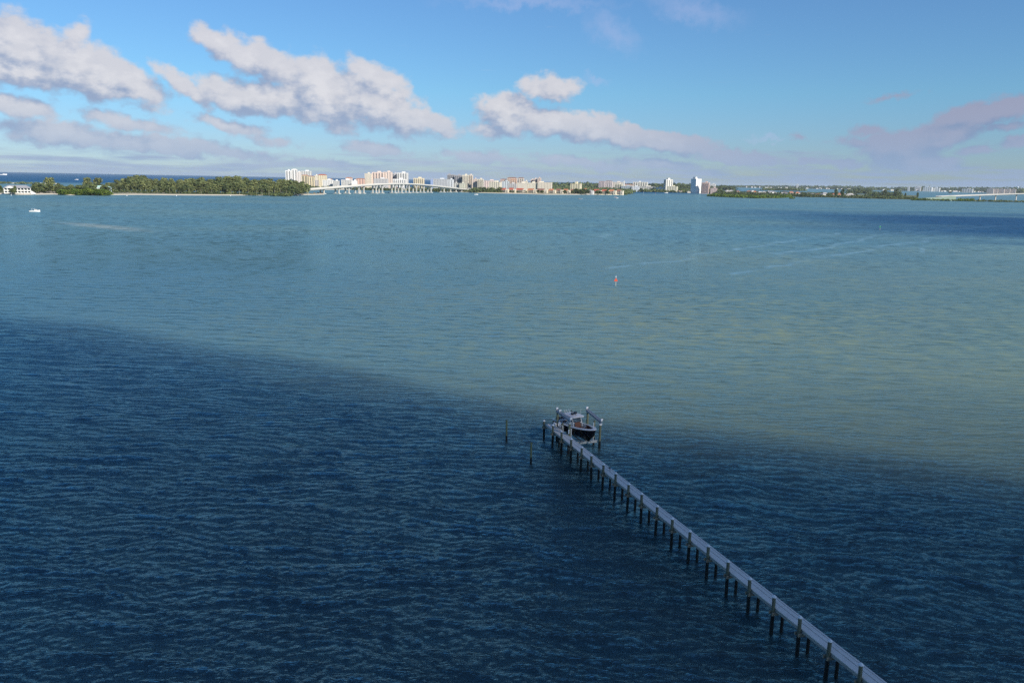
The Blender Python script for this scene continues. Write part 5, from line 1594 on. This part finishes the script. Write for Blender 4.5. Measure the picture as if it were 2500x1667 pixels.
# ------------------------------------------------------------------ boats on the water
def small_boat(label, px, py, length, rz, cat='boat', rgb=(.8, .8, .78), canopy_=True, nm='motorboat', tower=False):
    g_ = ground(px, py); o = empty(nm, (g_.x, g_.y, 0), rz); props(o, label, cat)
    L = length; b = L * .16
    rows = []
    for k in range(9):
        t = k / 8; x = -L / 2 + L * t; hb_ = b * (1 - max(0, (t - .45) / .55) ** 2.2); s = .9 + .7 * t ** 2; s *= L / 8; kz = -.3 + max(0, t - .8) * 5 * L / 14
        rows.append([Vector((x, -hb_, s)), Vector((x, -hb_ * .8, .0)), Vector((x, 0, min(kz, s))), Vector((x, hb_ * .8, .0)), Vector((x, hb_, s))])
    mb = MB(); mb.grid(rows); mb.add(rows[0], [(0, 1, 2, 3, 4)]); mb.build('hull', paint(rgb), o)
    mb = MB(); mb.grid([[r[0] - Vector((0, 0, .12)) for r in rows], [r[4] - Vector((0, 0, .12)) for r in rows]]); mb.build('deck', paint((.7, .69, .66)), o)
    k_ = L / 8
    mb = MB(); mb.box(-.05 * L, .22 * L, -b * .55, b * .55, .9 * k_, 1.9 * k_); mb.build('cabin', paint(rgb), o, bevel=.15 * k_)
    mb = MB(); mb.box(-.04 * L, .23 * L, -b * .57, b * .57, 1.45 * k_, 1.7 * k_); mb.build('window', M_WIN, o)
    if canopy_:
        mb = MB(); mb.box(-.30 * L, .04 * L, -b * .6, b * .6, 2.5 * k_, 2.6 * k_); mb.build('canopy', paint((.5, .6, .66)), o)
        for sx in (-.28, .0):
            for sy in (-.55, .55):
                mb = MB(); mb.tube((sx * L, sy * b, .8 * k_), (sx * L, sy * b, 2.5 * k_), .04 * k_, .04 * k_, 6); mb.build('canopy_pole', M_FRAME, o)
    mb = MB(); mb.box(-.54 * L, -.49 * L, -.3 * k_, .3 * k_, 0, 1.5 * k_); mb.build('outboard_motor', M_BLACK if rgb[0] > .4 else M_WHITE, o)
    return o
small_boat("white cabin boat with pale canopy drifting near the left edge", 85.5, 517.2, 8.6, .12)
small_boat("small dark speedboat throwing a white wake off the sandy point", 1416, 486.4, 8, math.pi - .1, rgb=(.10, .10, .12), canopy_=False, nm='speedboat')
small_boat("white yacht far out on the Gulf at the left edge", 8.5, 427.8, 60, .1, 'yacht', nm='yacht', canopy_=False)
small_boat("tiny white boat far out on the Gulf above the wood", 277, 425.8, 46, .1, nm='motorboat', canopy_=False)
small_boat("tiny white boat anchored on the Gulf between the lone pines", 187, 439.3, 16, .1, nm='motorboat', canopy_=False)
small_boat("small white motorboat before the mangrove shore by the first tower", 1626.5, 471.6, 13, .1, canopy_=False)
small_boat("small white sailless boat near the bridge's right foot", 1162.5, 475.8, 9, .1, canopy_=True)
small_boat("dark jet boat with red trim off the sandy point", 1503, 482.6, 7, .2, rgb=(.22, .06, .07), canopy_=False)
small_boat("white runabout beside the dark jet boat off the point", 1507, 484.3, 5, .2, canopy_=False)
small_boat("pale motorboat lying under the bridge's tall piers", 953, 471.0, 11, .1, canopy_=False)
# wakes and foam lines are water, not things
M_FOAM = simple('foam', (.72, .76, .78), .9, var=.2, vscale=.3)
def foam(p, q, w0, w1, n=40, seed=0):
    r = random.Random(seed); a = ground(*p); b = ground(*q); mb = MB()
    for k in range(n):
        t = (k + r.random()) / n; c = a.lerp(b, t); w = w0 + (w1 - w0) * t
        x = c.x + r.uniform(-2, 2); y = c.y + r.gauss(0, w * .4); e = r.uniform(.5, 1.6)
        mb.add([Vector((x - e * 2, y - e * .5, .02 + k * .0006)), Vector((x + e * 2, y - e * .6, .02 + k * .0006)), Vector((x + e * 1.6, y + e * .6, .02 + k * .0006)), Vector((x - e * 1.5, y + e * .5, .02 + k * .0006))], [(0, 1, 2, 3)])
    o = mb.build('wake', M_FOAM); props(o, kind='stuff')
foam((1419, 487), (1475, 488.2), 1.5, 6, 90, 1); foam((1532, 476.6), (1548, 476.6), 1, 4, 24, 2); foam((1570, 478.7), (1598, 477.5), 1, 4, 30, 3)
def buoy(px, py, i):
    g_ = ground(px, py); o = empty('buoy', g_); props(o, "small white mooring buoy off the %s" % i, 'buoy', "white swim buoys off the beach")
    mb = MB(); mb.tube((0, 0, -.4), (0, 0, .5), .75, .75, 10); mb.build('float', M_WHITE, o)
    mb = MB(); mb.tube((0, 0, .51), (0, 0, 1.1), .35, .2, 8); mb.build('cap', M_WHITE, o)
for px, py, i in ((27.5, 477.3, "white house's rocks"), (310, 478.4, "left part of the beach wood"), (431, 478.5, "beach by the yellow palm"), (563, 478.9, "middle of the beach"), (721, 478.5, "sand below the bridge ramp")):
    buoy(px, py, i)
# ------------------------------------------------------------------ the air over the water
def build_haze():
    mb = MB(); mb.box(-32500, 32500, -3200, 32500, -4.2, 78.0)
    m, nb = new_mat('thin_sea_haze')
    v = nb.n('ShaderNodeVolumePrincipled')
    v.inputs['Color'].default_value = (.72, .86, 1.0, 1)
    v.inputs['Density'].default_value = 2.6e-5
    v.inputs['Anisotropy'].default_value = 0.0
    out = nb.n('ShaderNodeOutputMaterial'); nb.put(out.inputs['Volume'], v.outputs[0])
    m.cycles.homogeneous_volume = True
    o = mb.build('haze', m); props(o, kind='stuff')
build_haze()

# ------------------------------------------------------------------ labels: tell look-alikes apart by their place in their row
def ordinal_labels():
    bpy.context.view_layer.update()
    same = {}
    for o in COL.objects:
        if o.parent is None and o.get('label') and o.get('group') and o.get('kind') is None:
            same.setdefault((o['label'], o['group']), []).append(o)
    small = {1: 'leftmost', 2: 'second from the left', 3: 'third from the left', 4: 'fourth from the left', 5: 'fifth from the left', 6: 'sixth from the left'}
    for (lab, grp_), obs in same.items():
        if len(obs) < 2: continue
        obs.sort(key=lambda o: o.location.x / o.location.y)
        n = len(obs)
        for i, o in enumerate(obs):
            k = i + 1
            if k in small: w = small[k]
            elif k == n: w = 'rightmost'
            else:
                suf = 'th' if 10 <= k % 100 <= 20 else {1: 'st', 2: 'nd', 3: 'rd'}.get(k % 10, 'th')
                w = '%d%s from the left' % (k, suf)
            words = lab.split()
            words = words[:16 - len(w.split())]
            while words and words[-1] in ('of', 'the', 'and', 'in', 'on', 'before', 'behind', 'its', 'between', 'below', 'with', 'by', 'from', 'along'): words.pop()
            o['label'] = ' '.join(words).rstrip(',') + ', ' + w
ordinal_labels()
